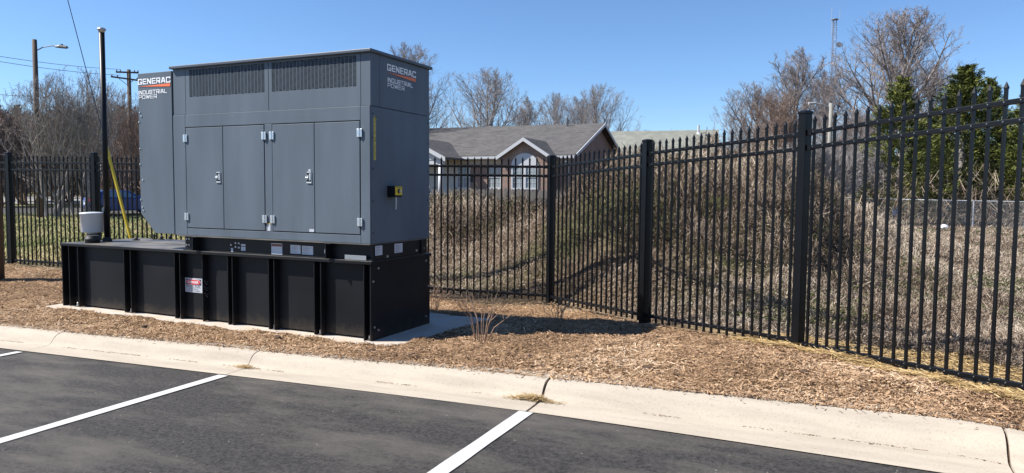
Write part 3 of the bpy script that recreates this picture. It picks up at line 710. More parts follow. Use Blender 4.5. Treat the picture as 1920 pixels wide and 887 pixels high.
# black skid frame
fr = gp(MB().box(-2.71, 0.0, 0.045, 0.06, 0.838, 1.0).box(-2.71, 0.0, 1.08, 1.095, 0.838, 1.0).box(-2.71, -2.695, 0.06, 1.08, 0.838, 1.0).box(-0.012, 0.004, 0.06, 1.08, 0.838, 1.0)
        .box(-2.71, 0.006, 0.012, 0.045, HT+0.001, 0.842), 'skid_frame', 'frame_black', bevel=0.002)
gp(MB().box(-2.76, 0.004, -0.024, 1.11, 1.001, 1.0105), 'frame_lip', 'tank_top')  # black frame's lip, jutted out and coloured paler to paint its sunlit line
gp(MB().box(0.006, 0.02, 0.94, 1.0, 0.845, 1.0), 'frame_end', 'frame_black', bevel=0.003)
def eye(x):
    o = gp(MB().prism([(x, 0.838), (x+0.012, 0.838), (x+0.012, 0.995), (x, 0.995)], 'y', -0.055, 0.045).box(x-0.004, x+0.066, -0.058, 0.016, 0.995, 1.001), 'lifting_lug', 'frame_black', bevel=0.002)
    c = [(x-0.062+0.026*math.cos(a), 0.905+0.04*math.sin(a)) for a in np.arange(16)*math.pi/8]
    gsub(MB().prism([(px_, z) for px_, z in c], 'y', 0.042, 0.0445).build('lug_hole', 'zinc'), o)
for x in (-2.485, -0.545): eye(x)
mb = MB()
for x, z in ((-2.68, 0.965), (-2.64, 0.965), (-2.68, 0.895), (-2.64, 0.895), (-1.90, 0.945), (-1.90, 0.90), (-1.97, 0.92)):
    mb.prism([(x+0.011*math.cos(a), z+0.011*math.sin(a)) for a in np.arange(8)*math.pi/4], 'y', 0.036, 0.046)
gp(mb, 'frame_bolt', 'steel')
def sticker(x0, x1, z0, z1, kind, y=0.0425):
    s = gp(MB().box(x0, x1, y, y+0.002, z0, z1), 'label_plate', 'steel' if kind == 'metal' else 'white_sticker')
    pm = MB(); w = x1-x0; h = z1-z0
    if kind == 'pouch':
        gsub(MB().box(x0+0.004, x1-0.004, y-0.001, y-0.0002, z1-0.034, z1-0.008).build('print_band', 'brown_strip'), s)
        return
    rows = 6 if h > 0.06 else 3
    for i in range(rows):
        z = z1-h*(i+1)/(rows+1); L = w*(0.45+0.4*random.random())
        pm.box(x0+w*0.08, x0+w*0.08+L, y-0.0008, y-0.0001, z-h*0.02, z+h*0.02)
    gsub(pm.build('print_line', 'grey_print'), s)
sticker(-1.372, -1.215, 0.838, 0.965, 'pouch'); sticker(-1.098, -0.957, 0.862, 0.957, 'paper'); sticker(-0.938, -0.785, 0.858, 0.953, 'paper')
sticker(-0.336, -0.065, 0.838, 0.886, 'metal', 0.008); sticker(-1.822, -1.755, 0.913, 0.937, 'paper'); sticker(-1.822, -1.755, 0.862, 0.905, 'paper')
sticker(-1.87, -1.845, 0.935, 0.951, 'paper'); sticker(-1.87, -1.845, 0.885, 0.902, 'paper'); sticker(-1.975, -1.945, 0.84, 0.885, 'paper')
for y0, y1, z0, z1 in ((0.07, 0.195, 0.885, 0.985), (0.42, 0.575, 0.885, 0.985)):
    s = gp(MB().box(0.0045, 0.0062, y0, y1, z0, z1), 'label_plate', 'white_sticker')
    pm = MB()
    for i in range(5):
        z = z1-(z1-z0)*(i+1)/6; pm.box(0.0063, 0.007, y0+0.012, y0+0.012+(y1-y0)*random.uniform(0.3, 0.8), z-0.003, z+0.002)
    gsub(pm.build('print_line', 'grey_print'), s)
mb = MB()
for y, z in ((0.28, 0.862), (0.85, 0.885), (1.0, 0.90)): mb.obox((0.008, y, z), (1, 0, 0), 0.008, (0, 1, 0), 0.012, (0, 0, 1), 0.012)
gp(mb, 'frame_bolt', 'steel')
# lower body
EB, EM, ET = 1.016, 2.417, 2.952; EW = 1.135
gp(MB().box(-2.808, -0.004, 0.004, EW, EB, EM-0.003), 'body_shell', 'paint_grey')
gp(MB().box(-2.612, -0.118, -0.0005, 0.006, 1.098, 2.272), 'door_seal', 'gasket')
FY = -0.007
gp(MB().box(-2.81, -2.614, FY, 0.01, EB-0.004, EM), 'corner_post', 'paint_grey', bevel=0.003)
gp(MB().box(-0.116, 0.0, FY, 0.01, EB-0.004, EM), 'corner_post', 'paint_grey', bevel=0.003)
gp(MB().box(-2.611, -0.119, FY, 0.01, 2.274, EM), 'header_panel', 'paint_grey', bevel=0.003)
gp(MB().box(-2.611, -0.119, FY, 0.01, EB-0.004, 1.096), 'sill_panel', 'paint_grey', bevel=0.003)
gp(MB().box(-1.401, -1.297, FY, 0.01, 1.099, 2.271), 'centre_post', 'paint_grey', bevel=0.003)
def hinge(x, z, door):
    m2 = MB().box(x-0.031, x-0.011, FY-0.016, FY-0.002, z-0.042, z+0.042).box(x+0.011, x+0.031, FY-0.016, FY-0.002, z-0.042, z+0.042)
    m2.tube([(x, FY-0.012, z-0.042), (x, FY-0.012, z+0.042)], 0.0115, 10)
    gsub(m2.build('hinge', 'zinc', bevel=0.002), door)
def latch(x, z, door):
    w, h = 0.036, 0.056
    b_ = gsub(MB().prism([(x-w, z-h*0.55), (x-w*0.75, z-h), (x+w, z-h), (x+w, z+h), (x-w*0.75, z+h), (x-w, z+h*0.55)], 'y', FY-0.006, FY-0.001).build('latch', 'gasket'), door)
    m2 = MB().box(x-w*0.85, x+w, FY-0.014, FY-0.004, z-h-0.006, z-h+0.009).box(x-w*0.7, x+w*0.8, FY-0.012, FY-0.004, z+h-0.006, z+h+0.004)
    m2.box(x+0.004, x+0.024, FY-0.013, FY-0.004, z-0.03, z+0.04).box(x-0.022, x-0.007, FY-0.011, FY-0.004, z-0.02, z+0.022)
    m2.tube([(x-w-0.004, FY-0.012, z), (x-0.006, FY-0.018, z-0.004)], 0.008, 8).box(x-w, x-w+0.006, FY-0.01, FY-0.004, z-h*0.5, z+h*0.6)
    m2.box(x+w-0.004, x+w, FY-0.01, FY-0.004, z-h, z+h)
    m2.build('latch_handle', 'zinc', bevel=0.0015).parent = door
for x0, x1, hx in ((-2.602, -2.024, -2.606), (-2.016, -1.409, -1.405), (-1.289, -0.715, -1.292), (-0.707, -0.126, -0.122)):
    d = gp(MB().box(x0, x1, FY-0.004, 0.008, 1.106, 2.264), 'door', 'paint_grey', bevel=0.003)
    for z in (2.145, 1.232): hinge(hx, z, d)
    if abs(x1+2.024) < 0.01: latch(-2.092, 1.692, d)
    if abs(x1+0.715) < 0.01:
        latch(-0.782, 1.690, d)
        gsub(MB().box(-0.79, -0.762, FY-0.0062, FY-0.0042, 1.757, 1.778).build('sticker', 'white_sticker'), d)
        gsub(MB().box(-0.785, -0.722, FY-0.0062, FY-0.0042, 1.112, 1.142).build('sticker', 'white_sticker'), d)
sk = gp(MB().box(-1.374, -1.332, FY-0.002, FY+0.001, 1.104, 1.185), 'sticker', 'white_sticker')
gsub(MB().box(-1.374, -1.332, FY-0.003, FY-0.0021, 1.176, 1.186).build('sticker_band', 'yellow'), sk)
# upper body with two grilled panels
UY = 0.006
gp(MB().box(-2.808, -0.008, 0.16, EW, EM+0.003, ET-0.001), 'upper_shell', 'interior')
gp(MB().box(-2.81, -2.614, UY, 0.159, EM+0.004, ET), 'upper_post', 'paint_grey', bevel=0.002)
gp(MB().box(-0.118, -0.0005, UY, 0.159, EM+0.004, ET), 'upper_post', 'paint_grey', bevel=0.002)
gp(MB().box(-2.612, -0.12, 0.03, 0.1595, EM+0.004, 2.58), 'inner_baffle', 'interior')
def grille_panel(x0, x1, gx0, gx1, gz0, gz1):
    z0, z1 = EM+0.004, ET
    p = gp(MB().box(x0, gx0, UY, UY+0.012, z0, z1).box(gx1, x1, UY, UY+0.012, z0, z1).box(gx0, gx1, UY, UY+0.012, z0, gz0).box(gx0, gx1, UY, UY+0.012, gz1, z1), 'upper_panel', 'paint_grey')
    ncol = int(round((gx1-gx0)/0.0495)); nrow = int(round((gz1-gz0)/0.0117)); cw = (gx1-gx0)/ncol; rh = (gz1-gz0)/nrow
    g = MB()
    for i in range(ncol):
        xa = gx0+i*cw
        if i: g.box(xa-0.0032, xa+0.0032, UY+0.0015, UY+0.006, gz0, gz1)
        for j in range(nrow):
            z = gz0+(j+(0.5 if i % 2 else 0.0))*rh
            if gz0 < z < gz1: g.box(xa+0.003, xa+cw-0.003, UY+0.002, UY+0.0055, z-0.0023, z+0.0023)
    o = gsub(g.build('grille', 'paint_grey', fix=False), p); o['kind'] = 'stuff'
    v = MB()
    for i in range(ncol):
        xa = gx0+(i+0.5)*cw; v.beam((xa-0.008, 0.06, gz0-0.05), (xa-0.008, 0.06, gz1), 0.05, 0.003, up=(0.8, 0.6, 0))
    gsub(v.build('vane', 'interior'), p)['kind'] = 'stuff'
grille_panel(-2.608, -1.353, -2.545, -1.405, 2.622, 2.932)
grille_panel(-1.345, -0.124, -1.30, -0.175, 2.622, 2.932)
# right end
gp(MB().box(-0.004, 0.003, 0.011, EW+0.002, EB-0.003, EM-0.002), 'end_panel', 'paint_grey', bevel=0.002)
gp(MB().box(-0.007, 0.0005, 0.161, EW, EM+0.004, ET), 'upper_end_panel', 'paint_grey', bevel=0.002)
mb = MB()
for y in (0.035, 1.10):
    for z in (1.12, 1.45, 1.78, 2.1, 2.34): mb.obox((0.005, y, z), (1, 0, 0), 0.004, (0, 1, 0), 0.006, (0, 0, 1), 0.006)
gp(mb, 'panel_screw', 'gasket')
gp(MB().box(-2.834, 0.030, -0.034, EW+0.03, ET+0.001, ET+0.034), 'roof_lid', 'paint_lid', bevel=0.006)
gp(MB().prism([(-2.0, ET+0.034), (-1.86, ET+0.034), (-1.9, ET+0.055), (-2.0, ET+0.062)], 'y', 0.12, 0.2), 'roof_bracket', 'paint_lid')
gp(MB().box(-3.12, -3.06, 0.2, 0.3, 2.938, 2.952), 'hood_bracket', 'cane')
# discharge hood at the far left end
hood = gp(MB().prism([(-2.838, 1.018), (-3.165, 1.018), (-3.41, 1.255), (-3.41, 2.940), (-2.838, 2.940)], 'y', 0.004, EW-0.005), 'discharge_hood', 'paint_grey', bevel=0.004)
gp(MB().box(-2.8375, -2.811, 0.02, EW-0.02, 1.03, 2.93), 'hood_seam', 'gasket')
mb = MB()
for x, z in ((-3.385, 2.475), (-3.36, 2.43), (-3.40, 2.36), (-3.395, 2.04), (-3.40, 1.85), (-3.36, 1.66), (-3.40, 1.42), (-3.375, 1.33), (-3.36, 1.29)):
    mb.prism([(x+0.009*math.cos(a), z+0.009*math.sin(a)) for a in np.arange(8)*math.pi/4], 'y', -0.004, 0.004)
gsub(mb.build('hood_bolt', 'zinc'), hood)['kind'] = 'stuff'
# lettering: word, orange wedge, second and third lines
def brand(parent, o, right, s=1.0):
    """o = lower left corner of the big word"""
    o = Vector(o); r = Vector(right); n = r.cross(Vector((0, 0, 1))); e = empty('emblem')
    e.parent = parent; e.matrix_parent_inverse = Matrix.Translation(gen.location).inverted() if parent is gen else Matrix.Identity(4)
    off = n*0.0015
    def at(a, b): return o+r*a*s+Vector((0, 0, b*s))+off
    block_text('GENERAC', 0.556*s, 0.068*s, 0.225, 'white_letter', e, at(0, 0), right)
    me = bpy.data.meshes.new('wedge'); k = [at(0.006, -0.022), at(0.55, -0.046), at(0.55, -0.008)]
    k2 = [p+n*0.002 for p in k]; me.from_pydata([tuple(p) for p in k+k2], [], [(3, 4, 5), (2, 1, 0), (0, 1, 4, 3), (1, 2, 5, 4), (2, 0, 3, 5)])
    bm = bmesh.new(); bm.from_mesh(me); bmesh.ops.recalc_face_normals(bm, faces=bm.faces); bm.to_mesh(me); bm.free()
    new_obj('wedge', me, 'orange', e)
    block_text('INDUSTRIAL', 0.485*s, 0.048*s, 0.185, 'white_letter', e, at(0.008, -0.119), right)
    block_text('POWER', 0.318*s, 0.044*s, 0.15, 'white_letter', e, at(0.008, -0.172), right)
brand(gen, (0.003, 0.290, 2.816), (0, 1, 0))
brand(gen, (-3.405, 0.0035, 2.806), (1, 0, 0))
# yellow tape with handwriting
tapeo = gp(MB().box(0.0032, 0.0046, 0.052, 0.088, 1.872, 2.305), 'tape', 'tape_yellow')
gsub(MB().prism([(0.06, 2.305), (0.098, 2.295), (0.088, 2.27), (0.075, 2.325)], 'x', 0.0047, 0.0057).build('tape_tail', 'tape_yellow'), tapeo)
lt = lettering('Amide Mysbeath', 0.40, 0.024, 'black_print', tapeo, (0.0045, 0.057, 2.287), (0, 0, -1), (0, 1, 0), shear=0.25, bold=0.004)
# stop switch box on the right end
sw = gp(MB().box(0.0031, 0.10, 0.288, 0.425, 1.49, 1.61), 'stop_box', 'frame_black', bevel=0.006)
gsub(MB().box(0.1005, 0.106, 0.295, 0.418, 1.512, 1.605).build('stop_plate', 'yellow', bevel=0.001), sw)
kn = MB().tube([(0.106, 0.355, 1.556), (0.114, 0.355, 1.556)], 0.024, 12).build('stop_ring', 'black_print'); gsub(kn, sw)
gsub(MB().tube([(0.114, 0.358, 1.556), (0.124, 0.358, 1.556)], 0.015, 12).build('stop_button', 'steel'), sw)
lettering('EMERGENCY STOP', 0.10, 0.011, 'black_print', sw, (0.1045, 0.306, 1.589), (0, 1, 0), bold=0.01)
gsub(MB().tube([(0.05, 0.385, 1.49), (0.05, 0.388, 1.42), (0.045, 0.39, 1.36)], 0.006, 6).build('key', 'zinc'), sw)

# ------------------------------------------------------------------ black ornamental steel FENCES
def picket_mesh(h):
    m = MB().box(-0.0102, 0.0102, -0.0102, 0.0102, 0, h-0.055).box(-0.0125, 0.0125, -0.0125, 0.0125, h-0.055, h-0.047)
    a = 0.014; k = len(m.v)
    m.add([(-a, -a, h-0.0465), (a, -a, h-0.0465), (a, a, h-0.0465), (-a, a, h-0.0465), (0, 0, h)], [(0, 3, 2, 1), (0, 1, 4), (1, 2, 4), (2, 3, 4), (3, 0, 4)])
    me = bpy.data.meshes.new('picket'); me.from_pydata(m.v, [], m.f); me.update(); me.materials.append(MATS['fence_black']); return me
def fence_post(parent, q, zg, ztop, ang):
    m = MB().box(-0.043, 0.043, -0.043, 0.043, zg-0.25, ztop-0.03)
    m.add([(-0.048, -0.048, ztop-0.0295), (0.048, -0.048, ztop-0.0295), (0.048, 0.048, ztop-0.0295), (-0.048, 0.048, ztop-0.0295),
           (-0.048, -0.048, ztop-0.008), (0.048, -0.048, ztop-0.008), (0.048, 0.048, ztop-0.008), (-0.048, 0.048, ztop-0.008),
           (-0.026, -0.026, ztop+0.004), (0.026, -0.026, ztop+0.004), (0.026, 0.026, ztop+0.004), (-0.026, 0.026, ztop+0.004)],
          [(3, 2, 1, 0), (0, 1, 5, 4), (1, 2, 6, 5), (2, 3, 7, 6), (3, 0, 4, 7), (4, 5, 9, 8), (5, 6, 10, 9), (6, 7, 11, 10), (7, 4, 8, 11), (8, 9, 10, 11)])
    o = m.build('post', 'fence_black', bevel=0.003); o.location = (q[0], q[1], 0); o.rotation_euler = (0, 0, ang); o.parent = parent
    return o
def fence_panel(parent, p, q, zp, zq, hr, n=19):
    """p, q post centres; zp, zq bottom rail heights at both ends; hr rise of the top rail over the bottom rail"""
    p = np.array(p); q = np.array(q); d = (q-p); L = np.linalg.norm(d); d = d/L; ang = math.atan2(d[1], d[0]); nrm = np.array([d[1], -d[0]])
    a = p+d*0.044; b = q-d*0.044
    za = zp+(zq-zp)*0.044/L; zb = zq-(zq-zp)*0.044/L
    rails = []
    for h in (0.0, hr-0.135, hr):
        m = MB().beam((*a, za+h), (*b, zb+h), 0.036, 0.036)
        r = m.build('rail', 'fence_black', bevel=0.003); r.parent = parent; rails.append((r, h))
        br = MB()
        for e, s in ((a, 1), (b, -1)):
            br.beam((*(e+d*s*0.001), za+h if s > 0 else zb+h), (*(e+d*s*0.05), (za if s > 0 else zb)+h), 0.043, 0.046)
        bo = br.build('bracket', 'fence_black'); bo.parent = r; bo['kind'] = 'stuff'
    riv = [MB() for _ in rails]
    hp = hr+0.15+0.075
    me = fence_panel.meshes.setdefault(round(hp, 3), picket_mesh(hp))
    for i in range(n):
        t = (i+1)/(n+1); c = p+d*L*t; z = zp+(zq-zp)*t-0.075
        o = bpy.data.objects.new('picket', me); COL.objects.link(o); o.location = (c[0], c[1], z); o.rotation_euler = (0, 0, ang); o.parent = parent
        for m, (r, h) in zip(riv, rails):
            for s in (1, -1):
                cc = c+nrm*s*0.019
                m.obox((cc[0], cc[1], z+0.075+h+0.004), (d[0], d[1], 0), 0.0042, (nrm[0], nrm[1], 0), 0.003, (0, 0, 1), 0.0042)
    for m, (r, h) in zip(riv, rails):
        o = m.build('rivet', 'rivet', fix=False); o.parent = r; o['kind'] = 'stuff'
fence_panel.meshes = {}
fb = tag(empty('picket_fence'), 'black metal picket fence running straight across behind the generator', 'fence', 'black picket fence runs')
zL = lambda k: 0.115+(0.01-0.115)*k/5
for k in range(-2, 5): fence_panel(fb, FL+FSTEP*k, FL+FSTEP*(k+1), zL(k), zL(k+1), 1.915)
for k in range(-2, 5):
    q = FL+FSTEP*k; fence_post(fb, q, zL(k)-0.11, zL(k)+2.12, math.atan2(FSTEP[1], FSTEP[0]))
fr_ = tag(empty('picket_fence'), 'black metal picket fence at right, angling toward the camera along the straw bank', 'fence', 'black picket fence runs')
ang = math.atan2(-1.35, 1.7)
fence_panel(fr_, FA, FB, 0.005, 0.10, 1.915); fence_panel(fr_, FB, FC, 0.10, 0.195, 1.92); fence_panel(fr_, FC, FD, 0.17, 0.28, 1.95); fence_panel(fr_, FD, FE, 0.28, 0.33, 1.95)
for q, zg, zt in ((FA, -0.11, 2.095), (FB, -0.02, 2.185), (FC, 0.11, 2.325), (FD, 0.2, 2.43), (FE, 0.25, 2.46)): fence_post(fr_, q, zg, zt, ang)

# ------------------------------------------------------------------ small things in the mulch bed
def twig_bush(name, x, y, n, h, spread, label, seed):
    r = random.Random(seed); z = h1(x, y); t = tag(empty(name, (x, y, z)), label, 'shrub')
    for i in range(n):
        a = r.uniform(0, 2*math.pi); s = spread*r.uniform(0.2, 1.0); hh = h*r.uniform(0.5, 1.0); b0 = (0.04*math.cos(a), 0.04*math.sin(a), -0.03)
        tip = (s*math.cos(a), s*math.sin(a), hh); mid = (0.35*tip[0]+r.uniform(-.02, .02), 0.35*tip[1]+r.uniform(-.02, .02), hh*0.5)
        m = MB().tube([b0, mid, tip], [0.0055, 0.0042, 0.0018], 4)
        for k in range(r.randint(1, 3)):
            f = r.uniform(0.4, 0.85); p0 = [mid[j]+(tip[j]-mid[j])*(f-0.3) for j in range(3)]
            m.tube([p0, (p0[0]+r.uniform(-.09, .09), p0[1]+r.uniform(-.09, .09), p0[2]+r.uniform(0.06, 0.16))], [0.003, 0.0012], 3)
        o = m.build('stem', 'cane', t)
    return t
twig_bush('bare_shrub', 1.22, 0.12, 13, 0.58, 0.42, 'larger leafless shrub of thin upright canes beside the concrete pad', 3)
twig_bush('bare_shrub', 1.38, 1.75, 9, 0.36, 0.28, 'small leafless shrub in the generator shadow, in front of the corner post', 5)
twig_bush('bare_shrub', -0.72, 2.45, 10, 0.42, 0.3, 'leafless shrub half hidden behind the right end of the tank', 8)
def lump(name, x, y, s, m, label, cat, seed, flat=0.5, z=None, yaw=0.0):
    bm = bmesh.new(); bmesh.ops.create_icosphere(bm, subdivisions=3, radius=1)
    for v in bm.verts:
        n = 0.75+0.5*float(fbm(np.array([v.co.x*1.6+seed*7]), np.array([v.co.y*1.6+v.co.z*2.1]), 3, seed)[0])
        v.co = Vector((v.co.x*s[0]*n, v.co.y*s[1]*n, v.co.z*s[2]*n))
    me = bpy.data.meshes.new(name); bm.to_mesh(me); bm.free()
    o = new_obj(name, me, m); o.location = (x, y, (float(mulch_z(np.array([x]), np.array([y]))[0]) if z is None else z)+s[2]*0.4); o.rotation_euler = (0.1, 0.05, yaw)
    return tag(o, label, cat)
lump('rock', 5.30, 0.10, (0.14, 0.055, 0.045), 'rock', 'long pale tan rock lying under the right-hand fence rail', 'rock', 4, yaw=-0.6)
q = [(3.05, -0.62), (0.55, -0.75), (2.05, -0.62), (-0.75, -0.55), (4.15, -0.35), (-2.6, -0.62)]
labs = ['dark bark lump in the mulch below the middle fence post', 'dark bark lump by the kerb in front of the tank corner', 'dark bark lump in the open mulch right of the pad', 'dark bark lump in the mulch strip before the middle ribs', 'dark bark lump in the mulch nearest the right-hand fence', 'dark bark lump in the mulch before the leftmost ribs']
for i, ((x, y), lb) in enumerate(zip(q, labs)): lump('bark_lump', x, y, (0.05, 0.03, 0.022), 'clod', lb, 'bark', 10+i, yaw=i)
# dry needles caught at the open kerb joint and along the gutter line
def litter(name, x, n, sx, sy, label, h=0.035, sd=1):
    r = np.random.default_rng(sd); xs = x+r.normal(0, sx, n); ys = kerb_front(xs)+0.53*kerb_width(xs)+r.normal(0, sy, n)
    zs = lot_z(xs)+0.02+r.random(n)*h*np.exp(-((xs-x)/sx)**2/2)
    V, Q, T = strips(xs, ys, zs, r.normal(0.1, 0.7, n), r.normal(0, 0.2, n), r.uniform(0.03, 0.11, n), r.uniform(0.0025, 0.005, n), r.random(n), bend=r.normal(0.03, 0.06, n))
    return tag(new_obj(name, mesh_np(name, V, Q, T), 'straw_mix'), label, 'straw', kind='stuff')
litter('needle_litter', 2.44, 340, 0.085, 0.017, 'little heap of dry needles caught at the wide kerb joint', sd=2)
litter('needle_litter', -0.25, 110, 0.06, 0.02, 'few dry needles in the gutter at the kerb joint before the tank', 0.015, 3)
n = 900; r = np.random.default_rng(5); xs = r.uniform(-4, 5.2, n); ys = kerb_front(xs)+kerb_width(xs)*0.56+r.normal(0, 0.008, n)
ok = vnoise(xs*3, xs*0, 9) > 0.5; xs, ys = xs[ok], ys[ok]
V, Q, T = strips(xs, ys, lot_z(xs)+0.018, r.normal(0, 0.8, len(xs)), r.normal(0, 0.1, len(xs)), r.uniform(0.008, 0.03, len(xs)), r.uniform(0.003, 0.007, len(xs)), r.random(len(xs))*0.35)
tag(new_obj('gutter_debris', mesh_np('gutter_debris', V, Q, T), 'chips'), kind='stuff')

# ------------------------------------------------------------------ vines, dead grass and lawn beyond the fence
def clump_h(x, y):
    """thickness of the tangled mat above the soil, with holes between clumps"""
    up = np.clip((hz(x, y)-0.12)/0.7, 0, 1)
    return np.clip(fbm(x*2.3, y*2.3, 3, 81)-0.36, 0, 1)*(0.12+0.85*up)+np.clip(fbm(x*5.5, y*5.5, 2, 82)-0.42, 0, 1)*(0.10+0.35*up)
def sample_px(n, px0, px1, d0, d1, p=2.0):
    px = rng.uniform(px0, px1, n); u = rng.random(n)
    d = (d0**(1-p)+u*(d1**(1-p)-d0**(1-p)))**(1/(1-p)) if p != 1 else d0*(d1/d0)**u
    x = CAM[0]+d*(CF[0]+CR[0]*(px-960)/F); y = CAM[1]+d*(CF[1]+CR[1]*(px-960)/F)
    return x, y, d, px
def ground_at(x, y): return hz(x, y)+mound_bump(x, y)-0.025
def strands(x, y, z, h, reach, yaw, w, tint, twist):
    """arching stems: up, over and down; four points, two quads"""
    n = len(x); dx, dy = np.cos(yaw), np.sin(yaw); t = np.array([0, .5, 1.0])[None, :]
    px = x[:, None]+dx[:, None]*reach[:, None]*t; py = y[:, None]+dy[:, None]*reach[:, None]*t
    pz = z[:, None]+h[:, None]*(np.array([0, 1.0, 0.6])[None, :])
    c = np.stack([px, py, pz], -1)+rng.normal(0, 0.026, (n, 3, 3))
    s = np.stack([-np.sin(yaw+twist), np.cos(yaw+twist), 0.25*np.sin(twist)], -1)[:, None, :]*(w[:, None]*np.array([1, .85, .4])[None, :])[:, :, None]*0.5
    V = np.stack([c-s, c+s], 2).reshape(-1, 3); i = np.arange(n)[:, None]*6
    Q = np.concatenate([i+np.array([[0, 1, 3, 2]])+2*k for k in range(2)], 1).reshape(-1, 4)
    return V, Q, np.repeat(tint, 6)
def leaves(x, y, z, size, tint, up=0.4):
    n = len(x); a = rng.normal(0, 1, (n, 3)); a /= np.linalg.norm(a, axis=1)[:, None]
    b = rng.normal(0, 1, (n, 3)); b[:, 2] *= 0.5; b -= a*(a*b).sum(1)[:, None]; b /= np.linalg.norm(b, axis=1)[:, None]
    c = np.stack([x, y, z], -1); s = size[:, None]
    V = np.stack([c-a*s, c+b*s*0.45, c+a*s, c-b*s*0.45], 1).reshape(-1, 3)
    return V, np.arange(4*n).reshape(-1, 4), np.repeat(tint, 4)

x, y, d, px = sample_px(320000, 640, 2150, 5.6, 30, 1.6)
ok = (y > fence_y(x)+0.28+1.0*np.clip((px-1280)/450, 0, 1)) & ~((px < 800) & (d < 11)); x, y, d, px = x[ok], y[ok], d[ok], px[ok]
dens = fbm(x*0.9, y*0.9, 4, 51); hgt = hz(x, y); up = np.clip((hgt-0.15)/0.8, 0, 1); df = y-fence_y(x)
ok = rng.random(len(x)) < np.clip(0.45+1.3*(dens-0.3)+0.3*up, 0.15, 1); x, y, d, px, dens, up, df = [q[ok] for q in (x, y, d, px, dens, up, df)]
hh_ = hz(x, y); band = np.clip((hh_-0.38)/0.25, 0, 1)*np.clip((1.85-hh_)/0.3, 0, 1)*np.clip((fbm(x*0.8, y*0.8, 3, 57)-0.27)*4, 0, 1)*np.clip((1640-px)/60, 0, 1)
n = len(x); z = ground_at(x, y)-0.01+clump_h(x, y)*rng.random(n)**0.55*np.clip(df/0.8, 0.2, 1)
h = rng.uniform(0.012, 0.085, n)*(0.7+0.9*up)*np.clip(df/1.0, 0.5, 1)*(1+1.0*np.clip(dens-0.5, 0, 1)); tall = rng.random(n) < 0.03*up; h = np.where(tall, h*2.4, h)
reach = rng.uniform(0.05, 0.26, n)*(0.7+0.5*up)
ti = np.clip(rng.normal(0.60, 0.22, n)+(fbm(x*0.6, y*0.6, 3, 52)-0.5)*1.5+(fbm(x*2.5, y*2.5, 2, 58)-0.5)*0.6-0.50*band+0.10*np.clip((px-1600)/120, 0, 1), 0, 1)  # band darkens mid-bank tint: darker vines, plus shade of gaps painted in
w = (0.0022+0.00045*d)*rng.uniform(0.5, 1.5, n)
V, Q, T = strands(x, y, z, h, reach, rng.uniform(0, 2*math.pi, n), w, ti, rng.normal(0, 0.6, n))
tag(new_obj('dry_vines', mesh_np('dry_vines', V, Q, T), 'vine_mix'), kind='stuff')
x, y, d, px = sample_px(520000, 640, 2150, 5.7, 28, 1.6)
ok = (y > fence_y(x)+0.35+1.0*np.clip((px-1280)/450, 0, 1)) & ~((px < 800) & (d < 11)); x, y, d, px = x[ok], y[ok], d[ok], px[ok]
up = np.clip((hz(x, y)-0.15)/0.8, 0, 1)
hh_ = hz(x, y); band = np.clip((hh_-0.38)/0.25, 0, 1)*np.clip((1.85-hh_)/0.3, 0, 1)*np.clip((fbm(x*0.8, y*0.8, 3, 57)-0.27)*4, 0, 1)*np.clip((1640-px)/60, 0, 1)
gm = np.clip((fbm(x*0.75+4, y*0.75, 4, 53)-0.53)*7+0.7*band+0.8*np.clip((1035-px)/40, 0, 1)*np.clip((hh_-0.72)/0.12, 0, 1)*np.clip((fbm(x*1.3, y*1.3, 3, 59)-0.38)*6, 0, 1), 0, 1)
ok = rng.random(len(x)) < gm*(0.35+0.65*up); gx_, gy_, gd, gu = x[ok], y[ok], d[ok], up[ok]; n = len(gx_)
V, Q, T = leaves(gx_, gy_, ground_at(gx_, gy_)+0.01+(clump_h(gx_, gy_)+0.06)*rng.random(n)**0.6, (0.008+0.0009*gd)*rng.uniform(0.6, 1.4, n), np.clip(rng.normal(0.45, 0.25, n), 0, 1))
tag(new_obj('green_vines', mesh_np('green_vines', V, Q, T), 'leaf_mix'), kind='stuff')
# curled dead leaves low in the mat
ok = rng.random(len(x)) < (0.95-0.5*up)*(1-gm); ax_, ay_, ad = x[ok], y[ok], d[ok]; n = len(ax_)
V, Q, T = leaves(ax_, ay_, ground_at(ax_, ay_)+(clump_h(ax_, ay_)*0.8+0.05)*rng.random(n), (0.006+0.0008*ad)*rng.uniform(0.5, 1.3, n), np.clip(rng.normal(0.64, 0.22, n), 0, 1))
tag(new_obj('dead_leaves', mesh_np('dead_leaves', V, Q, T), 'vine_mix'), kind='stuff')
# lawn on the left
x, y, d, px = sample_px(62000, -350, 700, 11.0, 46, 1.5)
ok = (y > fence_y(x)+0.25) & ~((px > 620) & (d < 12)); x, y, d = x[ok], y[ok], d[ok]; n = len(x)
gm = fbm(x*0.6, y*0.6, 4, 54); h = rng.uniform(0.04, 0.12, n)*np.clip((y-fence_y(x))/2.0, 0.4, 1)
V, Q, T = strands(x, y, hz(x, y)-0.03, h, rng.uniform(0.02, 0.09, n), rng.uniform(0, 6.28, n), (0.003+0.0007*d)*rng.uniform(0.7, 1.4, n), np.clip(gm*1.1-0.1+rng.normal(0, 0.2, n)+np.clip(1-(y-fence_y(x)-1)/2.5, 0, 1)*0.4, 0, 1), rng.normal(0, 0.6, n))
tag(new_obj('lawn_grass', mesh_np('lawn_grass', V, Q, T), 'grass_mix'), kind='stuff')

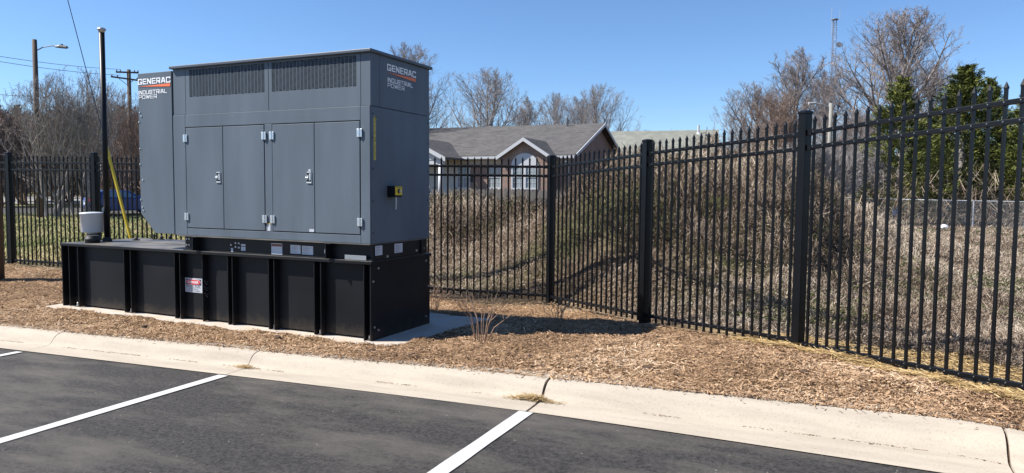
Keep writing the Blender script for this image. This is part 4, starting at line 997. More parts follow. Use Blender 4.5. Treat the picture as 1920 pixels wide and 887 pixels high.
# ------------------------------------------------------------------ far left: roads, poles, wires, car
def strip_sheet(name, pxs, d0, d1, m, lift):
    V = []
    for px in pxs:
        for d in np.linspace(d0, d1, 10):
            x, y = G(px, d); V.append((x, y, h1(x, y)+lift))
    me = mesh_np(name, np.array(V), grid_quads(len(pxs), 10)[:, ::-1], smooth=True)
    return tag(new_obj(name, me, m), kind='structure')
strip_sheet('road', range(-900, 640, 40), 42.5, 58, 'asphalt', 0.03)
strip_sheet('concrete_yard', range(-900, 640, 40), 66, 130, 'far_concrete', 0.06)

def pole(name, px, pytop, d, r0, r1, m, label, cat, group=None):
    x, y = G(px, d); z0 = h1(x, y); zt = zat(px, pytop, d); t = tag(empty(name, (x, y, z0)), label, cat, group)
    MB().tube([(0, 0, -0.3), (0, 0, (zt-z0)*0.5), (0, 0, zt-z0)], [r0, (r0+r1)/2, r1], 12).build('shaft', m, t, smooth=True)
    return t, zt-z0
lamp, hh = pole('street_lamp', 74, 78, 40, 0.17, 0.12, 'wood_pole', 'tall brown wooden pole with a curved street lamp arm, left of the vent pipe', 'street lamp')
def rdir(a=0.0): return CR[:2]*math.cos(a)+CF[:2]*math.sin(a)
rd = rdir(); arm = [(0, 0, hh-0.65), (rd[0]*0.45, rd[1]*0.45, hh-0.42), (rd[0]*0.95, rd[1]*0.95, hh-0.33), (rd[0]*1.35, rd[1]*1.35, hh-0.36)]
MB().tube(arm, 0.03, 8).build('lamp_arm', 'lamp_grey', lamp)
c = np.array([rd[0]*1.5, rd[1]*1.5, hh-0.38])
hd = MB(); hd.tube([c-np.array([rd[0]*.35, rd[1]*.35, 0]), c-np.array([rd[0]*.1, rd[1]*.1, -.02]), c+np.array([rd[0]*.28, rd[1]*.28, -.03]), c+np.array([rd[0]*.36, rd[1]*.36, -.05])], [0.05, 0.1, 0.085, 0.03], 8)
hd.build('lamp_head', 'lamp_grey', lamp)
MB().box(c[0]-.05, c[0]+.05, c[1]-.05, c[1]+.05, c[2]+.08, c[2]+.15).build('photocell', 'lamp_grey', lamp)

up_, hh2 = pole('utility_pole', 247, 133, 60, 0.2, 0.15, 'wood_pole', 'wooden utility pole with two crossarms, just left of the generator hood', 'utility pole')
cd = rdir(0.15)
arms = []
for z, L0, L1, zz in ((hh2-0.25, 0.85, 0.9, 0.0), (hh2-0.78, 1.25, 1.2, 0.14)):
    o = MB().beam((-cd[0]*L0, -cd[1]*L0-0.16, z+zz), (cd[0]*L1, cd[1]*L1-0.16, z-zz), 0.1, 0.13).build('crossarm', 'wood_pole', up_); arms.append(o)
    for f in (-0.95, -0.6, 0.65, 0.95):
        L = L0 if f < 0 else L1
        MB().lathe([(0.03, 0), (0.05, 0.05), (0.055, 0.1), (0.03, 0.15)], (cd[0]*L*f, cd[1]*L*f-0.16, z+0.06-zz*f), 8).build('insulator', 'lamp_grey', o)
for s in (-1, 1): MB().beam((0, -0.14, hh2-1.3), (cd[0]*0.6*s, cd[1]*0.6*s-0.2, hh2-0.8), 0.04, 0.04).build('brace', 'wood_pole', up_)
def cable(name, a, b, sag, r, label, n=24, group=None):
    a = np.array(a, float); b = np.array(b, float); t = np.linspace(0, 1, n)[:, None]
    p = a+(b-a)*t; p[:, 2] -= (4*sag*t*(1-t))[:, 0]
    return tag(MB().tube(p, r, 5).build(name, 'wire'), label, 'cable', group)
pt = np.array(up_.location)
for f, z, pyl, lb in ((-0.6, hh2-0.02, 92, 'upper overhead power line running left from the crossarm pole'), (-0.6, hh2-0.5, 101, 'second overhead power line running just below the upper one')):
    cable('power_line', P(-150, pyl-13, 38), (pt[0]+cd[0]*0.85*f, pt[1]+cd[1]*0.85*f-0.16, pt[2]+z), 0.25, 0.016, lb, group='overhead lines')
cable('power_line', P(-150, 152, 38), P(74, 181, 40)-np.array([0, 0.15, 0]), 0.2, 0.014, 'thin line reaching the street lamp pole below its arm', group='overhead lines')
# wooden pole at the very left edge with its guy wire and yellow guard
bx, by = -8.78, 1.30; bz = h1(bx, by)
wp = tag(empty('wooden_pole', (bx, by, bz)), 'thick dark wooden pole cut off by the left edge of the photo', 'pole')
MB().tube([(0, 0, -0.3), (0, 0, 4), (0, 0, 10.6)], [0.155, 0.14, 0.115], 14).build('shaft', 'wood_pole', wp, smooth=True)
gtop = P(-20, -557, 12.25)
ganch = np.array([-6.55, 2.05, h1(-6.55, 2.05)])
g0 = P(245, 447, 12.05)
gw = tag(empty('guy_wire', tuple(ganch)), 'slanting guy wire with a yellow guard tube, behind the vent pipe', 'guy wire')
dirg = gtop-g0; dirg = dirg/np.linalg.norm(dirg); foot = g0-dirg*((g0[2]-h1(g0[0], g0[1])+0.1)/dirg[2])
MB().tube([foot-ganch, gtop-ganch], 0.007, 6).build('wire', 'wire', gw)
Lg = np.linalg.norm(foot-g0)
MB().tube([foot+dirg*0.15-ganch, foot+dirg*(Lg+1.9)-ganch], 0.024, 8).build('guard', 'yellow', gw)

# dark blue hatchback beyond the fence
cx, cy = G(232, 43.5); car = tag(empty('parked_car', (cx, cy, h1(cx, cy)+0.035), math.atan2(CF[1]+0.95*CR[1], CF[0]+0.95*CR[0])), 'dark blue car parked beyond the fence, half hidden by the generator', 'car')
W = 0.88
side = [(-2.05, 0.35), (-2.12, 0.55), (-2.10, 0.86), (-1.95, 1.02), (0.85, 0.97), (1.85, 0.78), (2.12, 0.60), (2.12, 0.32), (1.75, 0.24), (-1.8, 0.24)]
MB().prism([(p[0], p[1]) for p in side], 'y', -W, W).build('body', 'car_blue', car, bevel=0.06)
def cabin(inset, zs, m, name):
    lo = [(-1.93, 1.0), (0.95, 0.97)]; hi = [(-1.35, 1.43), (0.05, 1.44)]
    mb = MB(); v = []
    for (xa, za), (xb, zb) in zip(lo, hi): pass
    v = [(-1.93+inset, -W+0.05, 0.99), (0.98-inset, -W+0.05, 0.96), (0.98-inset, W-0.05, 0.96), (-1.93+inset, W-0.05, 0.99), (-1.3, -W+0.24, 1.45), (0.02, -W+0.24, 1.46), (0.02, W-0.24, 1.46), (-1.3, W-0.24, 1.45)]
    mb.add(v, [(0, 3, 2, 1), (4, 5, 6, 7), (0, 1, 5, 4), (1, 2, 6, 5), (2, 3, 7, 6), (3, 0, 4, 7)])
    return mb.build(name, m, car, bevel=0.05)
cabin(0.0, 0, 'car_blue', 'cabin')
def quad_panel(pts, m, name, off):
    pts = [np.array(p, float) for p in pts]; n = np.cross(pts[1]-pts[0], pts[2]-pts[0]); n /= np.linalg.norm(n)
    if np.dot(n, off) < 0: n = -n
    a = [p+n*0.004 for p in pts]; b = [p+n*0.014 for p in pts]
    MB().add(a+b, [(0, 1, 2, 3), (7, 6, 5, 4), (0, 4, 5, 1), (1, 5, 6, 2), (2, 6, 7, 3), (3, 7, 4, 0)]).build(name, m, car)
def lerp(a, b, t): return np.array(a)*(1-t)+np.array(b)*t
B0, B1, T0, T1 = (-1.93, -W+.05, .99), (-1.93, W-.05, .99), (-1.3, -W+.24, 1.45), (-1.3, W-.24, 1.45)
quad_panel([lerp(lerp(B0, T0, .12), lerp(B1, T1, .12), .08), lerp(lerp(B0, T0, .12), lerp(B1, T1, .12), .92), lerp(lerp(B0, T0, .85), lerp(B1, T1, .85), .92), lerp(lerp(B0, T0, .85), lerp(B1, T1, .85), .08)], 'car_glass', 'rear_window', (-1, 0, 1))
for s in (-1, 1):
    b0, b1, t0, t1 = (-1.93, s*(W-.05), .99), (.98, s*(W-.05), .96), (-1.3, s*(W-.24), 1.45), (.02, s*(W-.24), 1.46)
    for f0, f1 in ((0.14, 0.47), (0.51, 0.86)):
        quad_panel([lerp(lerp(b0, t0, .12), lerp(b1, t1, .12), f0), lerp(lerp(b0, t0, .12), lerp(b1, t1, .12), f1), lerp(lerp(b0, t0, .85), lerp(b1, t1, .85), f1), lerp(lerp(b0, t0, .85), lerp(b1, t1, .85), f0)], 'car_glass', 'side_window', (0, s, 0.3))
    MB().box(-2.125, -1.99, s*W-s*0.3 if s < 0 else W-0.3, s*W+s*0.005 if s > 0 else -W+0.3-0.0, 0.80, 0.96).build('tail_light', 'tail_red', car) if s > 0 else MB().box(-2.125, -1.99, -W-0.005, -W+0.3, 0.80, 0.96).build('tail_light', 'tail_red', car)
    for xw in (-1.32, 1.33):
        w = MB().tube([(xw, s*(W-0.19), 0.31), (xw, s*(W+0.01), 0.31)], 0.315, 20).build('wheel', 'rubber', car)
        MB().tube([(xw, s*(W-0.05), 0.31), (xw, s*(W+0.02), 0.31)], 0.2, 14).build('rim', 'steel', w)
MB().box(-2.13, -2.10, -0.26, 0.26, 0.60, 0.74).build('number_plate', 'white_sticker', car)

# ------------------------------------------------------------------ brick house, its neighbours, plank fence
def uv_planar(o, s=1.0):
    """metre-true box mapping so that brick and shingle courses keep their size"""
    me = o.data; uv = me.uv_layers.new(name='UVMap')
    for p in me.polygons:
        n = p.normal
        if abs(n.z) > 0.97: u, v = Vector((1, 0, 0)), Vector((0, 1, 0))
        else:
            u = Vector((0, 0, 1)).cross(n).normalized(); v = n.cross(u)
        for li in p.loop_indices:
            c = me.vertices[me.loops[li].vertex_index].co; uv.data[li].uv = (c.dot(u)*s, c.dot(v)*s)
    return o
# local frame: origin at the front right corner, x to the left along the front, y into the depth
hd0 = 47.0; hx, hy = G(1068, hd0); hz0 = 0.80
ang = math.radians(22.5); fr2 = CR[:2]; ff = CF[:2]/np.linalg.norm(CF[:2])
front_dir = -(fr2*math.cos(ang))+ff*math.sin(ang)        # to the left, going away
front_dir /= np.linalg.norm(front_dir)
rz = math.atan2(front_dir[1], front_dir[0])
house = tag(empty('brick_house', (hx, hy, hz0), rz), 'brown brick house with a grey shingle roof, white trimmed arch window and gables', 'house')
# in local axes +x = left along the front, and the depth axis is -y (right handed frame)
HL, HD, EV, RG = 26.0, 13.7, 3.20, 5.72
def hb(mb, name, m, parent=None, uv=False, **k):
    o = mb.build(name, m, parent or house, **k)
    if uv: uv_planar(o)
    return o
hb(MB().box(0, HL, -HD, 0, 0, EV-0.25), 'wall', 'brick_wall', uv=True)
hb(MB().prism([(-HD, EV-0.25), (0, EV-0.25), (0, EV-0.02), (-HD/2, RG-0.12), (-HD, EV-0.02)], 'x', 0.0, 0.25), 'gable_wall', 'brick_wall', uv=True)
hb(MB().prism([(-HD, EV-0.25), (0, EV-0.25), (0, EV-0.02), (-HD/2, RG-0.12), (-HD, EV-0.02)], 'x', HL-0.25, HL), 'gable_wall', 'brick_wall', uv=True)
slope = (RG-EV)/(HD/2)
def roofslab(x0, x1, ya, za, yb, zb, t=0.12):
    return MB().prism([(ya, za), (yb, zb), (yb, zb+t), (ya, za+t)], 'x', x0, x1)
roof = hb(roofslab(-0.45, HL+0.45, 0.45, EV-0.45*slope, -HD/2, RG), 'roof', 'shingle', uv=True)
hb(roofslab(-0.45, HL+0.45, -HD-0.45, EV-0.45*slope, -HD/2, RG), 'roof', 'shingle', uv=True)
for xx in (-0.52, HL+0.46):
    for ya, yb in ((0.47, -HD/2), (-HD-0.47, -HD/2)):
        hb(MB().prism([(ya, EV-0.47*slope-0.12), (yb, RG-0.12), (yb, RG+0.1), (ya, EV-0.47*slope+0.1)], 'x', xx, xx+0.06), 'rake_board', 'trim_white')
hb(MB().box(-0.45, HL+0.45, 0.455, 0.56, EV-0.45*slope-0.1, EV-0.45*slope+0.06), 'gutter', 'trim_white')
hb(MB().box(0, HL, 0.002, 0.45, EV-0.45*slope-0.16, EV-0.45*slope-0.1), 'soffit', 'trim_cream')
hb(MB().box(0.0, HL, 0.001, 0.06, EV-0.62, EV-0.45*slope-0.165), 'frieze_board', 'trim_cream')
hb(MB().box(2.2, 2.3, -HD*0.46, -HD*0.46+0.1, RG-0.3, RG+0.55), 'vent_stack', 'wire', roof)
def window(xc, w, z0, z1, y=0.0, pane='pane_blue', cols=2, rows=2, mun=2):
    f = MB(); t = 0.09
    f.box(xc-w/2-t, xc-w/2, y+0.002, y+0.07, z0-t, z1+t).box(xc+w/2, xc+w/2+t, y+0.002, y+0.07, z0-t, z1+t)
    f.box(xc-w/2, xc+w/2, y+0.002, y+0.07, z1, z1+t).box(xc-w/2-0.06, xc+w/2+0.06, y+0.071, y+0.12, z0-t-0.06, z0-t).box(xc-w/2, xc+w/2, y+0.002, y+0.07, z0-t, z0)
    zm = (z0+z1)/2; f.box(xc-w/2, xc+w/2, y+0.002, y+0.06, zm-0.04, zm+0.04)
    fo = hb(f, 'window', 'trim_white')
    for a, b in ((z0, zm-0.04), (zm+0.04, z1)):
        hb(MB().box(xc-w/2+0.001, xc+w/2-0.001, y+0.004, y+0.02, a, b), 'pane', pane, fo)
    g = MB(); n = 4
    for i in range(1, n): g.box(xc-w/2+w*i/n-0.012, xc-w/2+w*i/n+0.012, y+0.021, y+0.034, z0, z1)
    for i in (1, 3): zz = z0+(z1-z0)*i/4; g.box(xc-w/2, xc+w/2, y+0.0345, y+0.04, zz-0.012, zz+0.012)
    hb(g, 'glazing_bar', 'trim_white', fo)['kind'] = 'stuff'
def lx_of(px):
    """local x on the front wall for a photo column"""
    best = None
    for s in np.arange(0, 26, 0.02):
        q = np.array([hx, hy])+front_dir*s; p_, _ = px_of(q[:1], q[1:]); 
        if p_[0] <= px: return s
    return 26.0
WZ0, WZ1 = 1.0, 2.42
window(lx_of(870), 0.85, WZ0, WZ1, pane='pane_blue'); window(lx_of(928), 0.85, WZ0-0.02, WZ1, pane='pane_pale')
# front wing with the arched window
xa, xb = lx_of(1042), lx_of(958); xm = (xa+xb)/2; PR = 1.5
hb(MB().box(xa, xb, 0.003, PR, 0, EV-0.1), 'wing_wall', 'brick_wall', uv=True)
GH = 1.02; wing_top = EV-0.1
hb(MB().prism([(xa, wing_top), (xb, wing_top), (xm, wing_top+GH)], 'y', 0.01, PR), 'wing_gable', 'brick_wall', uv=True)
for x0_, s in ((xa, -1), (xb, 1)):
    sl = GH/(xm-xa); xo = x0_+s*0.35; zo = wing_top-0.35*sl
    hb(MB().prism([(xo, zo), (xm, wing_top+GH), (xm, wing_top+GH+0.13), (xo, zo+0.13)], 'y', -2.6, PR+0.34), 'wing_roof', 'shingle', uv=True)
    hb(MB().prism([(xo, zo-0.13), (xm, wing_top+GH-0.13), (xm, wing_top+GH+0.11), (xo, zo+0.11)], 'y', PR+0.345, PR+0.40), 'rake_board', 'trim_white')
aw = 0.84; az0, az1 = 0.96, 2.42; yy = PR
f = MB().box(xm-aw-0.1, xm-aw, yy+0.002, yy+0.08, az0-0.1, az1).box(xm+aw, xm+aw+0.1, yy+0.002, yy+0.08, az0-0.1, az1).box(xm-0.09, xm+0.09, yy+0.002, yy+0.08, az0, az1)
f.box(xm-aw, xm+aw, yy+0.002, yy+0.08, az0-0.1, az0).box(xm-aw, xm-0.09, yy+0.002, yy+0.06, (az0+az1)/2-0.04, (az0+az1)/2+0.04).box(xm+0.09, xm+aw, yy+0.002, yy+0.06, (az0+az1)/2-0.04, (az0+az1)/2+0.04)
af = hb(f, 'arch_window', 'trim_white')
for x0_, x1_ in ((xm-aw+0.001, xm-0.091), (xm+0.091, xm+aw-0.001)):
    for z0_, z1_ in ((az0, (az0+az1)/2-0.04), ((az0+az1)/2+0.04, az1)): hb(MB().box(x0_, x1_, yy+0.003, yy+0.02, z0_+0.001, z1_-0.001), 'pane', 'pane_pale', af)
    g = MB()
    for i in (1, 2): q = x0_+(x1_-x0_)*i/3; g.box(q-0.012, q+0.012, yy+0.0205, yy+0.033, az0, az1)
    for i in (1, 3): q = az0+(az1-az0)*i/4; g.box(x0_, x1_, yy+0.0335, yy+0.04, q-0.012, q+0.012)
    hb(g, 'glazing_bar', 'trim_white', af)['kind'] = 'stuff'
pol = [(xm+(aw+0.1)*math.cos(a), az1+0.01+0.80*math.sin(a)) for a in np.linspace(0, math.pi, 20)]
hb(MB().prism(pol, 'y', yy+0.002, yy+0.07), 'arch_panel', 'trim_white', af)
hb(MB().tube([(xb+0.12, 0.5, EV-0.5), (xb+0.12, 0.12, EV-0.85), (xb+0.12, 0.12, 0.1)], 0.05, 6), 'downspout', 'trim_cream')
hb(MB().tube([(0.12, 0.45, EV-0.45), (0.1, 0.1, EV-0.8), (0.1, 0.1, 0.1)], 0.07, 6), 'downspout', 'trim_white')
# porch at the left
PP = 3.0; nrm_ = np.array([front_dir[1], -front_dir[0]])
if np.dot(nrm_, ff) > 0: nrm_ = -nrm_
for px0 in np.arange(3, 16, 0.05):                     # porch column stands where the photo shows it, left part of the front
    q_ = np.array([hx, hy])+front_dir*(px0+0.25)+nrm_*(PP-0.1)
    if px_of(q_[:1], q_[1:])[0][0] <= 827: break
px1 = px0+5.0; pm = (px0+px1)/2
for x0_, s in ((px0, -1), (px1, 1)):
    sl = 1.25/(pm-px0); xo = x0_+s*0.3
    hb(MB().prism([(xo, EV-0.22-0.3*sl), (pm, EV-0.22+1.25), (pm, EV-0.22+1.37), (xo, EV-0.1-0.3*sl)], 'y', -2.5, PP+0.3), 'porch_roof', 'shingle', uv=True)
    hb(MB().prism([(xo, EV-0.40-0.3*sl), (pm, EV-0.40+1.25), (pm, EV-0.12+1.25), (xo, EV-0.12-0.3*sl)], 'y', PP+0.305, PP+0.36), 'rake_board', 'trim_white')
hb(MB().prism([(px0+0.05, EV-0.42), (px1-0.05, EV-0.42), (pm, EV-0.42+1.15)], 'y', PP, PP+0.05), 'pediment', 'trim_white')
hb(MB().box(px0, px1, PP-0.25, PP+0.02, EV-0.72, EV-0.43), 'porch_beam', 'trim_white')
for x_ in (px0+0.25, px1-0.25): hb(MB().tube([(x_, PP-0.1, 0.0), (x_, PP-0.1, EV-0.73)], [0.19, 0.16], 14), 'column', 'trim_white', smooth=True)
hb(MB().box(px0+0.5, px1-0.3, 0.003, 0.06, 0.2, 2.6), 'porch_wall', 'trim_white')
rl = hb(MB().box(px0+0.5, px1-0.4, PP-0.12, PP-0.08, 0.95, 1.0), 'railing', 'wire')
for i in range(16): hb(MB().box(px0+0.6+i*0.25, px0+0.63+i*0.25, PP-0.115, PP-0.085, 0.0, 0.949), 'baluster', 'wire', rl)
wsign = hb(MB().box(px0-0.75, px0-0.3, 0.003, 0.03, 1.35, 1.75), 'wall_plaque', 'black_print')
# side windows on the gable end
for yd in (3.4, 5.0):
    f = hb(MB().box(-0.05, -0.002, -yd-0.45, -yd+0.45, 0.9, 2.4), 'window', 'trim_white')
    hb(MB().box(-0.058, -0.0505, -yd-0.38, -yd+0.38, 0.98, 1.62), 'pane', 'pane_blue', f); hb(MB().box(-0.058, -0.0505, -yd-0.38, -yd+0.38, 1.70, 2.33), 'pane', 'pane_blue', f)

# long pale-roofed building behind on the right
bd = 64.0; rx, ry = G(1345, bd); b = 0.29
toward = -(ff+fr2*0.2885); toward /= np.linalg.norm(toward); along = np.array([-toward[1], toward[0]])
if np.dot(along, fr2) > 0: along = -along
rz2 = math.atan2(toward[1], toward[0]); zr = zat(1345, 244, bd)
bld = tag(empty('long_building', (rx, ry, 0.5), rz2), 'long building with a plain pale green-grey shingle roof behind the brick house', 'building')
sgn = 1 if abs((rz2+math.pi/2)-math.atan2(along[1], along[0])) % (2*math.pi) < 0.1 else -1
RH = zr-0.5; EH = RH-2.9; DP = 7.5; LN = 22.0
def lb(y0, y1): return (min(sgn*y0, sgn*y1), max(sgn*y0, sgn*y1))
ya, yb = lb(0.3, LN)
bld_wall = MB().box(-DP+0.4, DP-0.4, ya, yb, 0, EH-0.1).build('wall', 'trim_cream', bld)
ya, yb = lb(0.35, 0.6)
MB().prism([(-DP+0.4, EH-0.09), (DP-0.4, EH-0.09), (0, RH-0.25)], 'y', ya, yb).build('gable_wall', 'trim_cream', bld)
ya, yb = lb(0, LN+0.3)
for s in (1, -1):
    o = MB().prism([(0, RH), (s*DP, EH), (s*DP, EH-0.18), (0, RH-0.18)], 'y', ya, yb).build('roof', 'shingle_pale', bld); uv_planar(o)
    if s == 1: rf = o
MB().tube([(1.0, sgn*1.75, RH-0.6), (1.0, sgn*1.75, RH+0.35)], 0.09, 10).build('vent_pipe', 'trim_white', rf)
MB().tube([(1.0, sgn*1.75, RH-0.52), (1.0, sgn*1.75, RH-0.3)], [0.3, 0.12], 10).build('pipe_flashing', 'trim_white', rf)
MB().beam((1.9, sgn*0.7, RH-0.75), (2.2, sgn*1.1, RH-0.6), 0.2, 0.12).build('roof_vent', 'wire', rf)
# small gabled roof peeking over the ridge
dx_, dy_ = G(1019, 62); dg_ = tag(empty('gabled_house', (dx_, dy_, 0.6), math.atan2(ff[1], ff[0])), 'house behind, only its small white trimmed gable showing over the ridge', 'house')
zt_ = zat(1019, 234, 62)-0.6
MB().box(0.5, 8, -2.6, 2.6, 0, zt_-1.6).build('wall', 'brick_wall', dg_); uv_planar(dg_.children[0])
MB().prism([(-2.7, zt_-1.599), (2.7, zt_-1.599), (0, zt_-0.15)], 'x', 0.3, 0.5).build('gable', 'pane_pale', dg_)
for s in (1, -1):
    uv_planar(MB().prism([(0, zt_), (s*3.0, zt_-1.7), (s*3.0, zt_-1.85), (0, zt_-0.15)], 'x', 0.0, 8.3).build('roof', 'shingle', dg_))
    MB().prism([(0, zt_+0.04), (s*3.05, zt_-1.69), (s*3.05, zt_-1.98), (0, zt_-0.24)], 'x', -0.1, -0.005).build('rake_board', 'trim_white', dg_)
# weathered plank fence on the bank top
pf = tag(empty('plank_fence'), 'weathered grey plank fence on the bank top, before the brick house', 'fence')
a = np.array(G(840, 23.5)); b = np.array(G(1112, 22.0)); L = np.linalg.norm(b-a); d_ = (b-a)/L; npk = int(L/0.145)
for i in range(npk):
    c = a+d_*(i+0.5)*L/npk; top = zat(1000, 354, 22.6)+random.uniform(-0.03, 0.02); zb_ = top-1.5; w = 0.066
    m = MB().prism([(-w, 0), (w, 0), (w, 1.42), (w*0.5, 1.5), (-w*0.5, 1.5), (-w, 1.42)], 'y', -0.011, 0.011)
    o = m.build('plank', 'plank_wood', pf); o.location = (c[0], c[1], zb_); o.rotation_euler = (0, random.uniform(-.01, .01), math.atan2(d_[1], d_[0]))
n_ = np.array([-d_[1], d_[0]])
for h in (0.35, 1.15):
    MB().beam((*(a+n_*0.035), top-1.5+h), (*(b+n_*0.035), top-1.5+h), 0.045, 0.09).build('rail', 'plank_wood', pf)

# ------------------------------------------------------------------ TREES
class Tubes:
    """collects many thin tubes quickly"""
    def __init__(s): s.V = []; s.Q = []; s.n = 0
    def add(s, V, Q): s.V.append(V); s.Q.append(Q+s.n); s.n += len(V)
    def tube(s, pts, rad, n): s.add(*tube_np(np.asarray(pts), np.asarray(rad), n))
    def mesh(s, name): return mesh_np(name, np.concatenate(s.V), np.concatenate(s.Q), smooth=True)
def twigs_np(base, dirs, L, r0, rg, upturn=0.25):
    """many two-piece three-sided twigs at once"""
    n = len(base); d = dirs/np.linalg.norm(dirs, axis=1)[:, None]
    d2 = d+rg.normal(0, 0.22, (n, 3)); d2[:, 2] += upturn; d2 /= np.linalg.norm(d2, axis=1)[:, None]
    p1 = base+d*(L*0.5)[:, None]; p2 = p1+d2*(L*0.55)[:, None]
    ref = np.where(np.abs(d[:, 2:3]) < 0.9, np.array([[0, 0, 1.0]]), np.array([[1.0, 0, 0]]))
    a = np.cross(d, ref); a /= np.linalg.norm(a, axis=1)[:, None]; b = np.cross(d, a)
    V = np.empty((n, 9, 3))
    for k in range(3):
        th = k*2*math.pi/3; o = math.cos(th)*a+math.sin(th)*b
        V[:, k] = base+o*r0[:, None]; V[:, 3+k] = p1+o*(r0*0.72)[:, None]; V[:, 6+k] = p2+o*(r0*0.4)[:, None]
    q = np.array([[0, 1, 4, 3], [1, 2, 5, 4], [2, 0, 3, 5], [3, 4, 7, 6], [4, 5, 8, 7], [5, 3, 6, 8]])
    Q = (np.arange(n)[:, None, None]*9+q[None]).reshape(-1, 4)
    return V.reshape(-1, 3), Q, p2, d2, p1, d
def ribbons_np(base, dirs, L, w, rg):
    n = len(base); d = dirs/np.linalg.norm(dirs, axis=1)[:, None]; d2 = d+rg.normal(0, 0.22, (n, 3)); d2[:, 2] += 0.22; d2 /= np.linalg.norm(d2, axis=1)[:, None]
    p1 = base+d*(L*0.5)[:, None]; p2 = p1+d2*(L*0.55)[:, None]; s = np.cross(d, rg.normal(0, 1, (n, 3))); s /= np.linalg.norm(s, axis=1)[:, None]+1e-9; s = s*w
    V = np.stack([base-s, base+s, p1-s*0.8, p1+s*0.8, p2-s*0.45, p2+s*0.45], 1).reshape(-1, 3); i = np.arange(n)[:, None]*6
    return V, np.concatenate([i+np.array([[0, 1, 3, 2]]), i+np.array([[2, 3, 5, 4]])], 1).reshape(-1, 4)
def bare_tree(name, seed, H, Rw, base_h, trunk_r, limbs=8, lean=(0.35, 1.15), multi=1, per2=9, per3=8, per4=9, twig_r=0.007, trunk_frac=0.25, rough=0.10):
    """leafless deciduous tree whose limbs reach to an egg-shaped crown outline; returns (trunk mesh, crown mesh)"""
    rg = np.random.default_rng(seed); cz = (H+base_h)/2; Rz = (H-base_h)/2
    lob = rg.uniform(0.92, 1.06, 12)
    def reach(p, d):
        q = (p-np.array([0, 0, cz]))/np.array([Rw, Rw, Rz]); e = d/np.array([Rw, Rw, Rz])
        A = e@e; B = 2*q@e; C = q@q-1; D = max(B*B-4*A*C, 0)
        t = (-B+math.sqrt(D))/(2*A); k = int((math.atan2(d[1], d[0])/math.pi+1)*5.99)
        return max(t, 0.3)*lob[k]
    trunk = Tubes(); crown = Tubes(); lv2 = []
    def path(p, d, L, n, wob, upt):
        pts = [p]; d = d/np.linalg.norm(d)
        for i in range(n):
            d = d+rg.normal(0, wob, 3)+np.array([0, 0, upt]); d /= np.linalg.norm(d); pts.append(pts[-1]+d*L/n)
        return np.array(pts)
    starts = []
    for mtr in range(multi):
        if multi == 1: p0 = np.zeros(3); d0 = np.array([rg.normal(0, .03), rg.normal(0, .03), 1.0]); tl = H*0.93
        else:
            a = rg.uniform(0, 6.28); p0 = np.array([0.25*math.cos(a), 0.25*math.sin(a), 0.0]); d0 = np.array([0.42*math.cos(a)*rg.uniform(.3, 1), 0.42*math.sin(a)*rg.uniform(.3, 1), 1.0]); tl = H*rg.uniform(0.7, 0.95)
        pts = path(p0-np.array([0, 0, 0.3]), d0, tl, 12, 0.045, 0.03); f = np.linspace(0, 1, 13)
        rr = trunk_r*(1-f)**0.8*(1 if multi == 1 else 0.55)+0.012; rr[0] *= 1.25
        (trunk if multi == 1 or True else crown).tube(pts, rr, 8)
        nl = limbs if multi == 1 else max(3, limbs//2)
        for k in range(nl):
            t = trunk_frac+(0.92-trunk_frac)*((k+rg.uniform(0, .8))/nl)**1.15; j = t*12; i0 = min(int(j), 11); b = pts[i0]+(pts[i0+1]-pts[i0])*(j-i0); r_here = np.interp(t, f, rr)
            az = k*2.4+rg.uniform(-.5, .5); el = lean[1]-(lean[1]-lean[0])*(1-t)*rg.uniform(0.5, 1.0); 
            d = np.array([math.cos(az)*math.cos(el), math.sin(az)*math.cos(el), math.sin(el)]); L = reach(b, d)*rg.uniform(0.8, 0.98)
            starts.append((b, d, L, r_here*0.55))
    mids = []
    for b, d, L, r in starts:
        n = 7; pts = path(b, d, L, n, rough, 0.045); f = np.linspace(0, 1, n+1); rr = r*(1-f)**0.9+0.009; crown.tube(pts, rr, 6)
        for k in range(per2):
            t = 0.15+0.83*(k+rg.uniform(0, .9))/per2; j = t*n; i0 = min(int(j), n-1); q = pts[i0]+(pts[i0+1]-pts[i0])*(j-i0); dd = pts[i0+1]-pts[i0]; dd /= np.linalg.norm(dd)
            s = rg.normal(0, 1, 3); s -= dd*(s@dd); s /= np.linalg.norm(s); nd = dd*0.8+s*0.75+np.array([0, 0, 0.22]); nd /= np.linalg.norm(nd)
            mids.append((q, nd, min(reach(q, nd)*0.9, L*0.55*(1.15-t*0.5))*rg.uniform(0.6, 1.0), np.interp(t, f, rr)*0.6))
    b3, d3, L3, r3 = [], [], [], []
    for b, d, L, r in mids:
        n = 4; pts = path(b, d, L, n, rough*1.3, 0.05); f = np.linspace(0, 1, n+1); rr = r*(1-f)+twig_r*0.9; crown.tube(pts, rr, 4)
        for k in range(per3):
            t = 0.12+0.88*(k+rg.uniform(0, .9))/per3; j = t*n; i0 = min(int(j), n-1); q = pts[i0]+(pts[i0+1]-pts[i0])*(j-i0); dd = pts[i0+1]-pts[i0]; dd /= np.linalg.norm(dd)
            s = rg.normal(0, 1, 3); s -= dd*(s@dd); s /= np.linalg.norm(s)
            b3.append(q); d3.append(dd*0.85+s*0.75+np.array([0, 0, 0.2])); L3.append(max(0.25, L*0.5*(1.1-0.5*t))*rg.uniform(0.6, 1.1)); r3.append(max(np.interp(t, f, rr)*0.6, twig_r*1.15))
    b3, d3, L3, r3 = map(np.array, (b3, d3, L3, r3))
    V, Q, tip, td, p1, dd = twigs_np(b3, d3, L3, r3, rg); crown.add(V, Q)
